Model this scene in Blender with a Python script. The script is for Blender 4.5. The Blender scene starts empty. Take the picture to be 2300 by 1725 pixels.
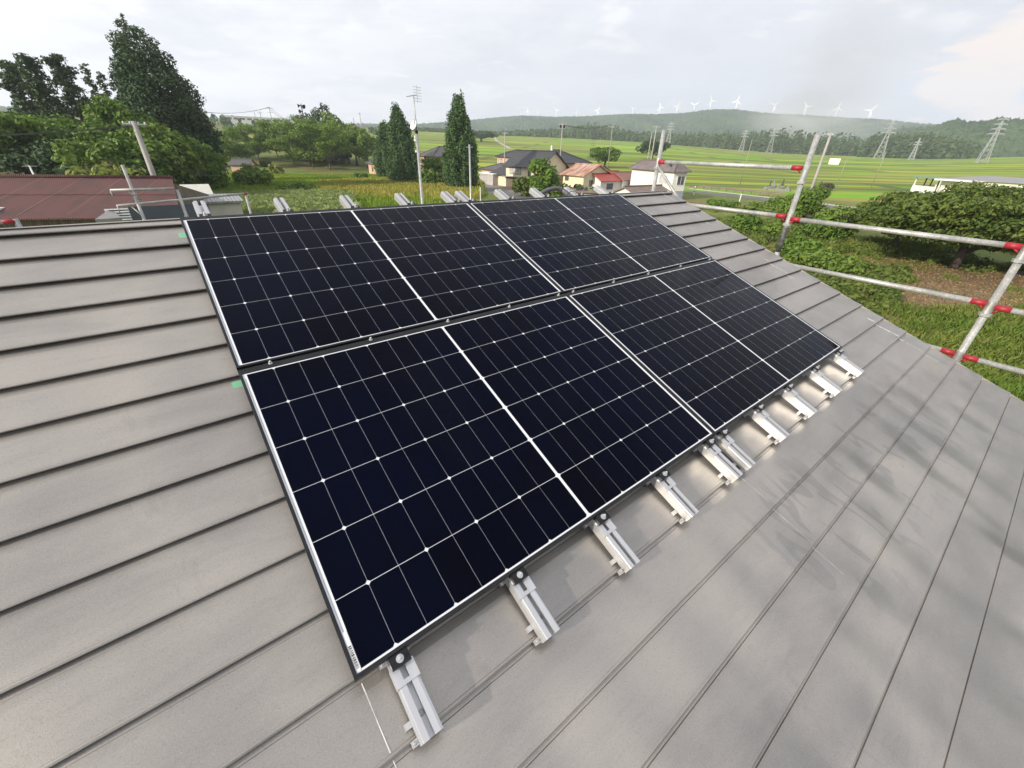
import bpy, math, random
import numpy as np
from mathutils import Vector, Matrix
S = bpy.context.scene
COL = S.collection
R = math.radians
# ------------------------------------------------------------------ camera
EZ = 8.5                                   # eye height above the ground
FPX, PW, PH = 911.39, 2300.0, 1725.0       # focal length and size of the photograph in its own pixels
CR = Vector((0.99965, 0.01338, 0.02303)); CD = Vector((0.02594, -0.50012, -0.86555)); CF = Vector((0.0, 0.86604, -0.49998))
CF = CF.normalized(); CR = (CR - CF * CR.dot(CF)).normalized(); CD = CF.cross(CR)
cam = bpy.data.cameras.new('camera'); camo = bpy.data.objects.new('camera', cam); COL.objects.link(camo)
cam.sensor_fit = 'HORIZONTAL'; cam.sensor_width = 36; cam.lens = 36 * FPX / PW
cam.clip_start = .05; cam.clip_end = 20000
m = Matrix(((CR.x, -CD.x, -CF.x, 0), (CR.y, -CD.y, -CF.y, 0), (CR.z, -CD.z, -CF.z, EZ), (0, 0, 0, 1)))
camo.matrix_world = m
S.camera = camo
EYE = Vector((0, 0, EZ))
# ------------------------------------------------------------------ sky, sun, exposure
SUN_AZ, SUN_EL = R(-128), R(24)
S.view_settings.view_transform = 'Standard'; S.view_settings.look = 'None'
S.cycles.volume_bounces = 2
S.view_settings.exposure = 0.46; S.view_settings.gamma = 1
W = bpy.data.worlds.new('World'); S.world = W; W.use_nodes = True
nt = W.node_tree; nt.nodes.clear()
def wn(t, **k):
    n = nt.nodes.new(t)
    for a, b in k.items(): setattr(n, a, b)
    return n
def wl(a, b): nt.links.new(a, b)
sky = wn('ShaderNodeTexSky'); sky.sky_type = 'NISHITA'; sky.sun_disc = False
sky.sun_elevation = SUN_EL; sky.sun_rotation = SUN_AZ; sky.air_density = 1.2; sky.dust_density = 1.5
tc = wn('ShaderNodeTexCoord'); sep = wn('ShaderNodeSeparateXYZ'); wl(tc.outputs['Generated'], sep.inputs[0])
def wmath(op, a, b=None, c=None, clamp=False):
    n = wn('ShaderNodeMath', operation=op, use_clamp=clamp)
    for i, x in enumerate((a, b, c)):
        if x is None: continue
        if isinstance(x, (int, float)): n.inputs[i].default_value = x
        else: wl(x, n.inputs[i])
    return n.outputs[0]
def wmix(f, a, b):
    n = wn('ShaderNodeMix', data_type='RGBA')
    for s, x in (('Factor', f), ('A', a), ('B', b)):
        sock = [i for i in n.inputs if i.name == s and (i.type == 'VALUE' if s == 'Factor' else i.type == 'RGBA')][0]
        if isinstance(x, (int, float)): sock.default_value = x
        elif isinstance(x, tuple): sock.default_value = (*x, 1)
        else: wl(x, sock)
    return [o for o in n.outputs if o.type == 'RGBA'][0]
zz = wmath('MAXIMUM', sep.outputs[2], 0.0)
den = wmath('ADD', zz, 0.16)
cx_ = wmath('DIVIDE', sep.outputs[0], den); cy_ = wmath('DIVIDE', sep.outputs[1], den)
comb = wn('ShaderNodeCombineXYZ'); wl(cx_, comb.inputs[0]); wl(cy_, comb.inputs[1])
def wnoise(scale, detail, rough, off, dist=0.0, sc=(1, 1, 1)):
    mp = wn('ShaderNodeMapping'); mp.inputs['Location'].default_value = off; mp.inputs['Scale'].default_value = sc
    wl(comb.outputs[0], mp.inputs[0])
    n = wn('ShaderNodeTexNoise'); n.inputs['Scale'].default_value = scale; n.inputs['Detail'].default_value = detail
    n.inputs['Roughness'].default_value = rough; n.inputs['Distortion'].default_value = dist
    wl(mp.outputs[0], n.inputs['Vector']); return n.outputs['Fac']
def wramp(x, lo, hi): 
    n = wn('ShaderNodeMapRange', interpolation_type='SMOOTHSTEP'); wl(x, n.inputs[0])
    n.inputs[1].default_value = lo; n.inputs[2].default_value = hi; return n.outputs[0]
n1 = wnoise(.55, 5, .55, (1.3, 7.1, 0), .3, (1, .8, 1)); n2 = wnoise(1.4, 6, .6, (4.2, .4, 0), .2); n3 = wnoise(2.6, 6, .55, (9.7, 3.3, 0), .3)
side = wramp(sep.outputs[0], -.75, .35)                                  # the sky is palest on the sun's side
deck = wmix(side, (7.9, 7.9, 7.95), (6.35, 6.45, 7.15))                   # veil of high cloud
deck = wmix(wmath('MULTIPLY', wramp(n2, .40, .66), .8), deck, (5.35, 5.5, 6.3))
deck = wmix(wmath('MULTIPLY', wramp(n3, .54, .68), .75), deck, (8.3, 8.2, 8.15))
skyblue = wmix(.55, sky.outputs[0], (5.0, 6.1, 7.7))
gap = wmath('MULTIPLY', wmath('MULTIPLY', wramp(n1, .50, .66), wramp(sep.outputs[0], -.1, .45)), wramp(sep.outputs[2], .16, .34))
col = wmix(wmath('MULTIPLY', gap, .9), deck, skyblue)
low = wramp(sep.outputs[2], .26, .03)                                    # bank of grey cloud towards the horizon
lown = wmath('MULTIPLY', low, wramp(sep.outputs[0], -.55, .35))
col = wmix(wmath('MULTIPLY', lown, .75), col, (5.2, 5.4, 6.1))
# one cumulus head lit pink on the right
vd = wn('ShaderNodeVectorMath', operation='DISTANCE'); wl(tc.outputs['Generated'], vd.inputs[0]); 
CUM = vd
cum = wmath('ADD', wmath('DIVIDE', vd.outputs[1], .095), wmath('MULTIPLY', wmath('SUBTRACT', n3, .5), 3.2))
cumf = wmath('MULTIPLY', wramp(cum, 1.0, .5), .95)
col = wmix(cumf, col, (8.6, 7.2, 6.4))
bg = wn('ShaderNodeBackground'); bg.inputs['Strength'].default_value = .104; wl(col, bg.inputs['Color'])
out = wn('ShaderNodeOutputWorld'); wl(bg.outputs[0], out.inputs['Surface'])
sl = bpy.data.lights.new('sun', 'SUN'); sl.energy = 5.0; sl.angle = R(1.2); sl.color = (1, .91, .78)
so = bpy.data.objects.new('sun', sl); COL.objects.link(so)
SD = Vector((math.sin(SUN_AZ) * math.cos(SUN_EL), math.cos(SUN_AZ) * math.cos(SUN_EL), math.sin(SUN_EL)))
so.rotation_euler = SD.to_track_quat('Z', 'Y').to_euler(); so.location = SD * 60

# ------------------------------------------------------------------ measuring helpers: a direction in the photo -> a place
K = 2300 / 2212                            # overview coordinates to photo pixels
def ray(x, y):
    x *= K; y *= K
    d = CR * ((x - PW / 2) / FPX) + CD * ((y - PH / 2) / FPX) + CF
    return d.normalized()
CUM.inputs[1].default_value = ray(2150, 165)
def at(x, y, dist):                        # point seen at x,y at a horizontal distance
    r = ray(x, y); return EYE + r * (dist / math.hypot(r.x, r.y))
def azim(x, y): r = ray(x, y); return math.degrees(math.atan2(r.x, r.y))
def full(x, y): return x / K, y / K
def itp(x, tab):
    return float(np.interp(x, [t[0] for t in tab], [t[1] for t in tab]))
EDGE = [(-60, 1.7), (-33, 1.9), (-24, 1.9), (-12, 1.65), (-3.3, 1.5), (7.2, 1.36), (15.3, 1.1), (22.9, .66), (29.7, .3), (40.9, .2), (46.6, .45), (60, .8)]
EDX = np.array([t[0] for t in EDGE]); EDY = np.array([t[1] for t in EDGE])
FAR = 900.0
def gz_np(x, y):
    d = np.hypot(x, y); az = np.degrees(np.arctan2(x, y))
    zf = EZ + FAR * np.tan(np.radians(np.interp(az, EDX, EDY)))
    t = np.clip((d - 150) / (FAR - 150), 0, 1)
    back = np.clip((np.abs(az) - 60) / 25, 0, 1)
    s = np.where(t < .06, t * t / .12, t - .03)
    return zf * s / .97 * (1 - back) + np.clip(d - FAR, 0, 4000) * .004
def gz(x, y): return float(gz_np(np.array([x]), np.array([y]))[0])
def on(x, y):                              # where the line of sight meets the ground
    r = ray(x, y); s = 5.0
    for _ in range(4000):
        p = EYE + r * s
        if p.z <= gz(p.x, p.y): break
        s *= 1.003
    return Vector((p.x, p.y, gz(p.x, p.y)))
def onaz(x, y, dist):                      # ground under a direction at a distance
    r = ray(x, y); h = math.hypot(r.x, r.y); px, py = r.x / h * dist, r.y / h * dist
    return Vector((px, py, gz(px, py)))

# ------------------------------------------------------------------ materials
def nodes(name):
    m = bpy.data.materials.new(name); m.use_nodes = True; t = m.node_tree
    b = t.nodes['Principled BSDF']; return m, t, b
def mixc(t, f, a, b, mode='MIX'):
    n = t.nodes.new('ShaderNodeMix'); n.data_type = 'RGBA'; n.blend_type = mode
    for i, x in ((0, f), (6, a), (7, b)):
        if isinstance(x, (int, float)): n.inputs[i].default_value = x
        elif isinstance(x, tuple): n.inputs[i].default_value = (*x[:3], 1)
        else: t.links.new(x, n.inputs[i])
    return n.outputs[2]
def tnoise(t, vec, scale, detail=4, rough=.55, dist=0, sc=None):
    if sc:
        mp = t.nodes.new('ShaderNodeMapping'); mp.inputs['Scale'].default_value = sc; t.links.new(vec, mp.inputs[0]); vec = mp.outputs[0]
    n = t.nodes.new('ShaderNodeTexNoise'); n.inputs['Scale'].default_value = scale; n.inputs['Detail'].default_value = detail
    n.inputs['Roughness'].default_value = rough; n.inputs['Distortion'].default_value = dist
    t.links.new(vec, n.inputs['Vector']); return n.outputs['Fac']
def tramp(t, x, lo, hi):
    n = t.nodes.new('ShaderNodeMapRange'); n.interpolation_type = 'SMOOTHSTEP'; t.links.new(x, n.inputs[0])
    n.inputs[1].default_value = lo; n.inputs[2].default_value = hi; return n.outputs[0]
def tmath(t, op, a, b=None):
    n = t.nodes.new('ShaderNodeMath'); n.operation = op
    for i, x in enumerate((a, b)):
        if x is None: continue
        if isinstance(x, (int, float)): n.inputs[i].default_value = x
        else: t.links.new(x, n.inputs[i])
    return n.outputs[0]
def coord(t, kind='Object'):
    return t.nodes.new('ShaderNodeTexCoord').outputs[kind]
def position(t): return t.nodes.new('ShaderNodeNewGeometry').outputs['Position']
def pm(name, c1, c2=None, scale=6, rough=.6, metal=0.0, bump=0.0, bscale=40, lo=.35, hi=.65, spec=.5, sc=None, fine=0.0):
    m, t, b = nodes(name); v = coord(t)
    c2 = c2 or tuple(x * .82 for x in c1)
    c = mixc(t, tramp(t, tnoise(t, v, scale, 6, .6, .2, sc), lo, hi), c1, c2)
    if fine: c = mixc(t, tmath(t, 'MULTIPLY', tramp(t, tnoise(t, v, scale * 9, 3), .35, .7), fine), c, tuple(x * .45 for x in c1))
    t.links.new(c, b.inputs['Base Color']); b.inputs['Roughness'].default_value = rough; b.inputs['Metallic'].default_value = metal
    b.inputs['Specular IOR Level'].default_value = spec
    if bump:
        bp = t.nodes.new('ShaderNodeBump'); bp.inputs['Strength'].default_value = bump; bp.inputs['Distance'].default_value = .02
        t.links.new(tnoise(t, v, bscale, 4), bp.inputs['Height']); t.links.new(bp.outputs[0], b.inputs['Normal'])
    return m
def leafmat(name, c1, c2, c3=None, scale=.5, trans=.25):
    m, t, b = nodes(name); v = position(t)
    c = mixc(t, tramp(t, tnoise(t, v, scale, 4), .35, .65), c1, c2)
    c = mixc(t, tmath(t, 'MULTIPLY', tramp(t, tnoise(t, v, scale * 7, 2), .45, .75), .7), c, c3 or tuple(x * 1.5 for x in c1))
    t.links.new(c, b.inputs['Base Color']); b.inputs['Roughness'].default_value = .6; b.inputs['Specular IOR Level'].default_value = .25
    tr = t.nodes.new('ShaderNodeBsdfTranslucent'); t.links.new(c, tr.inputs[0])
    mx = t.nodes.new('ShaderNodeMixShader'); mx.inputs[0].default_value = trans
    t.links.new(b.outputs[0], mx.inputs[1]); t.links.new(tr.outputs[0], mx.inputs[2])
    t.links.new(mx.outputs[0], t.nodes['Material Output'].inputs['Surface']); return m
def ribbed(name, c1, c2, pitch, axis=0, depth=.5, rough=.55, metal=0.0, scale=2.0, sc=None, lo=.4, hi=.65):
    m, t, b = nodes(name); v = coord(t)
    c = mixc(t, tramp(t, tnoise(t, v, scale, 6, .65, .3, sc), lo, hi), c1, c2)
    t.links.new(c, b.inputs['Base Color']); b.inputs['Roughness'].default_value = rough; b.inputs['Metallic'].default_value = metal
    w = t.nodes.new('ShaderNodeTexWave'); w.bands_direction = 'XYZ'[axis]; w.inputs['Scale'].default_value = .314 / pitch * 1.0
    w.inputs['Distortion'].default_value = 0; t.links.new(v, w.inputs['Vector'])
    bp = t.nodes.new('ShaderNodeBump'); bp.inputs['Strength'].default_value = depth; bp.inputs['Distance'].default_value = pitch * .4
    t.links.new(w.outputs['Fac'], bp.inputs['Height']); t.links.new(bp.outputs[0], b.inputs['Normal']); return m

# ------------------------------------------------------------------ mesh helpers
class MB:
    def __init__(s): s.v = []; s.f = []; s.M = None
    def pt(s, p):
        p = Vector(p)
        if s.M is not None: p = s.M @ p
        s.v.append(tuple(p)); return len(s.v) - 1
    def poly(s, pts): s.f.append([s.pt(p) for p in pts]); return s
    def box(s, x0, x1, y0, y1, z0, z1, top=None):
        i = [s.pt(p) for p in ((x0, y0, z0), (x1, y0, z0), (x1, y1, z0), (x0, y1, z0), (x0, y0, z1), (x1, y0, z1), (x1, y1, z1), (x0, y1, z1))]
        for q in ((3, 2, 1, 0), (4, 5, 6, 7), (0, 1, 5, 4), (1, 2, 6, 5), (2, 3, 7, 6), (3, 0, 4, 7)): s.f.append([i[k] for k in q])
        return s
    def tube(s, pts, r, n=10, cap=True):
        pts = [Vector(p) for p in pts]; rs = r if isinstance(r, (list, tuple)) else [r] * len(pts); rings = []
        up = None
        for k, p in enumerate(pts):
            d = (pts[min(k + 1, len(pts) - 1)] - pts[max(k - 1, 0)]).normalized()
            if up is None: up = Vector((0, 0, 1)) if abs(d.z) < .9 else Vector((1, 0, 0))
            a = d.cross(up).normalized(); b = a.cross(d).normalized(); up = b
            rings.append([s.pt(p + (a * math.cos(2 * math.pi * j / n) + b * math.sin(2 * math.pi * j / n)) * rs[k]) for j in range(n)])
        for k in range(len(rings) - 1):
            for j in range(n): s.f.append([rings[k][j], rings[k][(j + 1) % n], rings[k + 1][(j + 1) % n], rings[k + 1][j]])
        if cap: s.f.append(rings[0][::-1]); s.f.append(rings[-1])
        return s
    def prism(s, prof, y0, y1):            # profile in (x,z) swept along y
        n = len(prof); a = [s.pt((p[0], y0, p[1])) for p in prof]; b = [s.pt((p[0], y1, p[1])) for p in prof]
        for i in range(n): s.f.append([a[i], a[(i + 1) % n], b[(i + 1) % n], b[i]])
        s.f.append(a[::-1]); s.f.append(b); return s
    def lathe(s, prof, c, n=16, axis=None):   # (r,h) profile round an axis at c
        M = Matrix.Translation(Vector(c)) @ ((axis.to_track_quat('Z', 'Y').to_matrix().to_4x4()) if axis else Matrix())
        rings = []
        for r_, h in prof: rings.append([s.pt(M @ Vector((r_ * math.cos(2 * math.pi * j / n), r_ * math.sin(2 * math.pi * j / n), h))) for j in range(n)])
        for k in range(len(rings) - 1):
            for j in range(n): s.f.append([rings[k][j], rings[k][(j + 1) % n], rings[k + 1][(j + 1) % n], rings[k + 1][j]])
        s.f.append(rings[0][::-1]); s.f.append(rings[-1]); return s
    def build(s, name, mat, parent=None, smooth=False):
        me = bpy.data.meshes.new(name); me.from_pydata(s.v, [], s.f); me.update()
        if smooth: me.shade_smooth()
        return link(name, me, mat, parent)
def link(name, me, mat, parent=None):
    me.materials.append(mat); o = bpy.data.objects.new(name, me); COL.objects.link(o)
    if parent is not None: o.parent = parent
    return o
def quads(name, V, mat, parent=None):      # V: (n,4,3)
    n = len(V); me = bpy.data.meshes.new(name)
    me.vertices.add(n * 4); me.vertices.foreach_set('co', np.ascontiguousarray(V, dtype=np.float32).ravel())
    me.loops.add(n * 4); me.loops.foreach_set('vertex_index', np.arange(n * 4, dtype=np.int32))
    me.polygons.add(n); me.polygons.foreach_set('loop_start', np.arange(0, n * 4, 4, dtype=np.int32))
    me.update(calc_edges=True); me.validate()
    return link(name, me, mat, parent)
def empty(name, loc=(0, 0, 0), rz=0.0):
    o = bpy.data.objects.new(name, None); o.empty_display_size = .2; COL.objects.link(o); o.location = loc; o.rotation_euler = (0, 0, rz); return o
def tag(o, label, cat, group=None):
    o['label'] = label; o['category'] = cat
    if group: o['group'] = group
    return o
def struct(o): o['kind'] = 'structure'; return o
def stuff(o, label, cat): o['kind'] = 'stuff'; o['label'] = label; o['category'] = cat; return o
def copy_tree(o, parent=None):
    c = o.copy(); COL.objects.link(c)
    if parent is not None: c.parent = parent
    for ch in list(o.children): copy_tree(ch, c)
    return c

# ------------------------------------------------------------------ shared materials
M_alu = pm('mill_aluminium', (.62, .62, .62), (.50, .50, .51), 30, .42, .7, sc=(1, .06, 1))
M_galv = pm('galvanised_steel', (.50, .51, .50), (.36, .37, .36), 14, .45, .5, fine=.5)
M_galv2 = pm('worn_galvanised_tube', (.50, .50, .48), (.33, .33, .31), 9, .5, .35, fine=.6, bump=.1)
M_black = pm('black_anodised', (.010, .011, .013), (.014, .015, .017), 9, .5, 0, spec=.3)
M_rubber = pm('black_plastic', (.03, .03, .032), None, 9, .5)
M_grey_plastic = pm('grey_plastic', (.10, .10, .105), None, 9, .45)
M_red = pm('red_paint', (.40, .012, .025), (.28, .02, .03), 25, .5, fine=.6)
M_white = pm('white_paint', (.80, .80, .78), (.70, .70, .68), 3, .5)
M_bark = pm('bark', (.12, .095, .075), (.07, .055, .045), 3, .9, bump=.6, bscale=9)
M_conc = pm('concrete', (.42, .41, .39), (.33, .32, .30), 1.2, .9)
M_wood = pm('weathered_wood', (.20, .16, .12), (.10, .08, .06), 2, .9, sc=(6, 6, .5))
M_glass = pm('window_glass', (.05, .06, .07), (.10, .10, .10), .8, .08, 0, spec=.6)
M_curtain = pm('pale_curtained_glass', (.55, .55, .52), (.36, .36, .36), 2.2, .25, sc=(3, 3, .4))
M_frame = pm('brown_window_frame', (.10, .06, .04), None, 4, .5)
M_wframe = pm('white_window_frame', (.75, .75, .74), None, 4, .4)

# ================================================================== GROUND, FIELDS, HILLS
def ground_mesh():
    az = np.radians(np.concatenate([np.arange(-180, -62, 6), np.arange(-62, 64, 1.0), np.arange(66, 180, 6)]))
    ds = np.concatenate([[2.0], np.geomspace(8, 3900, 110)])
    V = []; F = []
    for d in ds:
        x = np.sin(az) * d; y = np.cos(az) * d; z = gz_np(x, y)
        V += list(zip(x.tolist(), y.tolist(), z.tolist()))
    n = len(az)
    for i in range(len(ds) - 1):
        for j in range(n):
            a = i * n + j; b = i * n + (j + 1) % n; F.append((a, a + n, b + n, b))
    F.append(tuple(range(n)))
    me = bpy.data.meshes.new('ground'); me.from_pydata(V, [], F); me.update(); me.shade_smooth()
    co = np.array(V); d = np.hypot(co[:, 0], co[:, 1]); a = np.degrees(np.arctan2(co[:, 0], co[:, 1]))
    paddy = np.clip((d - 122) / 12, 0, 1) * np.clip((a + 9) / 3, 0, 1) * np.clip((70 - a) / 6, 0, 1) * np.clip((1050 - d) / 60, 0, 1)
    paddy = np.maximum(paddy, np.clip((d - 260) / 60, 0, 1) * np.clip((a + 32) / 4, 0, 1) * np.clip((1050 - d) / 60, 0, 1) * .8)
    wood = np.clip((d - 1000) / 120, 0, 1)
    for nm, arr in (('paddy', paddy), ('wood', wood)):
        at_ = me.attributes.new(nm, 'FLOAT', 'POINT'); at_.data.foreach_set('value', arr.astype(np.float32))
    return me
def ground_mat():
    m, t, b = nodes('ground_cover'); p = position(t)
    def attr(n): a = t.nodes.new('ShaderNodeAttribute'); a.attribute_name = n; return a.outputs['Fac']
    g = mixc(t, tramp(t, tnoise(t, p, .10, 5), .35, .65), (.11, .165, .03), (.20, .21, .06))
    g = mixc(t, tramp(t, tnoise(t, p, 1.3, 4), .4, .7), g, (.075, .115, .025))
    dirt = tramp(t, tnoise(t, p, .085, 5, .6, .5), .53, .62)
    g = mixc(t, tmath(t, 'MULTIPLY', dirt, .85), g, mixc(t, tnoise(t, p, 2.0, 5), (.26, .165, .085), (.17, .115, .065)))
    # rice fields: long bunded strips
    mp = t.nodes.new('ShaderNodeMapping'); mp.inputs['Rotation'].default_value = (0, 0, R(9)); t.links.new(p, mp.inputs[0])
    br = t.nodes.new('ShaderNodeTexBrick'); t.links.new(mp.outputs[0], br.inputs[0])
    br.inputs['Color1'].default_value = (.13, .36, .008, 1); br.inputs['Color2'].default_value = (.36, .44, .025, 1); br.inputs['Mortar'].default_value = (.085, .10, .025, 1)
    br.inputs['Scale'].default_value = 1; br.inputs['Brick Width'].default_value = 160; br.inputs['Row Height'].default_value = 40
    br.inputs['Mortar Size'].default_value = 3.2; br.inputs['Mortar Smooth'].default_value = .3; br.offset = .37
    strips = tnoise(t, mp.outputs[0], .1, 4, .65, 0, (.035, .42, 1))
    pc = mixc(t, tmath(t, 'MULTIPLY', tramp(t, strips, .48, .56), .85), br.outputs['Color'], (.085, .13, .022))
    pc = mixc(t, tmath(t, 'MULTIPLY', tramp(t, tnoise(t, mp.outputs[0], .12, 3, .6, 0, (.03, .55, 1)), .54, .62), .8), pc, (.36, .30, .075))
    far = tramp(t, tnoise(t, p, .004, 4), .4, .62)
    pc = mixc(t, tmath(t, 'MULTIPLY', far, .5), pc, (.17, .18, .05))
    c = mixc(t, attr('paddy'), g, pc)
    c = mixc(t, attr('wood'), c, mixc(t, tnoise(t, p, .02, 5), (.035, .065, .022), (.06, .095, .03)))
    t.links.new(c, b.inputs['Base Color']); b.inputs['Roughness'].default_value = .9; b.inputs['Specular IOR Level'].default_value = .15
    bp = t.nodes.new('ShaderNodeBump'); bp.inputs['Strength'].default_value = .5; bp.inputs['Distance'].default_value = .15
    t.links.new(tnoise(t, p, 3.0, 5), bp.inputs['Height']); t.links.new(bp.outputs[0], b.inputs['Normal']); return m
struct(link('ground', ground_mesh(), ground_mat()))

def hill_mat(name, c1, c2, sc):
    m, t, b = nodes(name); p = position(t)
    c = mixc(t, tramp(t, tnoise(t, p, sc * .25, 5, .6), .38, .62), c1, c2)
    t.links.new(c, b.inputs['Base Color']); b.inputs['Roughness'].default_value = 1; b.inputs['Specular IOR Level'].default_value = 0
    v = t.nodes.new('ShaderNodeTexVoronoi'); v.inputs['Scale'].default_value = sc; t.links.new(p, v.inputs['Vector'])
    bp = t.nodes.new('ShaderNodeBump'); bp.inputs['Strength'].default_value = 1; bp.inputs['Distance'].default_value = 7; bp.invert = True
    t.links.new(v.outputs['Distance'], bp.inputs['Height']); t.links.new(bp.outputs[0], b.inputs['Normal']); return m
def hills(name, crest, d0, dc, d1, mat, azs, seed, amp):
    rng = np.random.default_rng(seed)
    ph = rng.uniform(0, 6.28, 40)
    def nz(a, d):                              # ridges and spurs
        s = 0
        for k in range(9):
            w = 1.6 ** k
            s = s + np.sin(a * .35 * w + ph[k] + 1.3 * np.sin(d * .004 * w + ph[k + 10])) * np.cos(d * .0035 * w + ph[k + 20]) / w ** .9
        return s
    az = np.arange(azs[0], azs[1], .1); ds = np.concatenate([np.linspace(d0, dc, 46), np.linspace(dc + 30, d1, 12)])
    cx = np.array([c[0] for c in crest]); ce = np.array([c[1] for c in crest])
    zc = EZ + dc * np.tan(np.radians(np.interp(az, cx, ce)))
    V = []; F = []; n = len(az); ar = np.radians(az)
    for d in ds:
        x = np.sin(ar) * d; y = np.cos(ar) * d; base = gz_np(x, y) - 3
        if d <= dc: t = (d - d0) / (dc - d0); s = t * t * (3 - 2 * t); k = math.sin(math.pi * t)
        else: t = (d - dc) / (d1 - dc); s = 1 - t * t * .9; k = math.sin(math.pi * t)
        z = base + (zc - base) * s + nz(az, d) * amp * k
        lim = EZ + d * np.tan(np.radians(np.interp(az, cx, ce))) - (2 if d != dc else 0)
        z = np.minimum(z, lim)
        z = z + rng.normal(0, 2.2, n) * (1 if d <= dc else .3)
        V += list(zip(x.tolist(), y.tolist(), z.tolist()))
    for i in range(len(ds) - 1):
        for j in range(n - 1): a = i * n + j; F.append((a, a + n, a + n + 1, a + 1))
    me = bpy.data.meshes.new(name); me.from_pydata(V, [], F); me.update(); me.shade_smooth()
    return struct(link(name, me, mat))
def azel(x, y): r = ray(x, y); return math.degrees(math.atan2(r.x, r.y)), math.degrees(math.asin(r.z))
crest = [(-75, 2.0), (-20, 2.1)] + [azel(*p) for p in ((905, 268), (960, 264), (1030, 258), (1085, 253), (1130, 250), (1200, 252.5), (1290, 250), (1350, 247), (1420, 247), (1480, 244), (1515, 239), (1545, 236), (1590, 237), (1640, 243), (1690, 247), (1750, 249), (1800, 253), (1900, 258), (1990, 267), (2080, 272))] + [(60, 2.6)]
hills('far_hills', crest, 1500, 2600, 3600, hill_mat('far_forest', (.030, .060, .030), (.055, .090, .035), .05), (-75, 66), 3, 16)
nearc = [(30, .3)] + [azel(x, y) for x, y in ((1865, 300), (1900, 290), (1948, 278), (2020, 272), (2052, 260), (2075, 258), (2092, 264), (2125, 263), (2156, 254), (2180, 256), (2212, 259))] + [(50, 3.2), (66, 2.8)]
hills('wooded_hill', nearc, 1080, 1400, 2300, hill_mat('near_forest', (.030, .060, .024), (.060, .098, .034), .075), (31, 66), 5, 9)

# ================================================================== OUR HOUSE: roof frame
UW = Vector((.78277, .62230, .00012)); VW = Vector((.5823, -.7328, -.3519)); 
UW = Vector((UW.x, UW.y, 0)).normalized(); HD = Vector((UW.y, -UW.x, 0)); SL = R(20.6); CS, SN = math.cos(SL), math.sin(SL)
VW = HD * CS + Vector((0, 0, -SN)); NW = HD * SN + Vector((0, 0, CS))
OW = Vector((-1.710, 2.184, EZ - .344))    # top left corner of the array, on the glass
RM = Matrix(((UW.x, -VW.x, NW.x, OW.x), (UW.y, -VW.y, NW.y, OW.y), (UW.z, -VW.z, NW.z, OW.z), (0, 0, 0, 1)))   # x along the ridge, y up the slope, z off the roof
def rempty(name, a, v, h=0.0):
    o = empty(name); o.matrix_world = RM @ Matrix.Translation((a, -v, h)); return o
RH = -.100                                 # roof surface below the glass
A0 = -3.6; VR = -.19; VE = 5.6
def redge(v): return 4.575 + .075 * v
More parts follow.
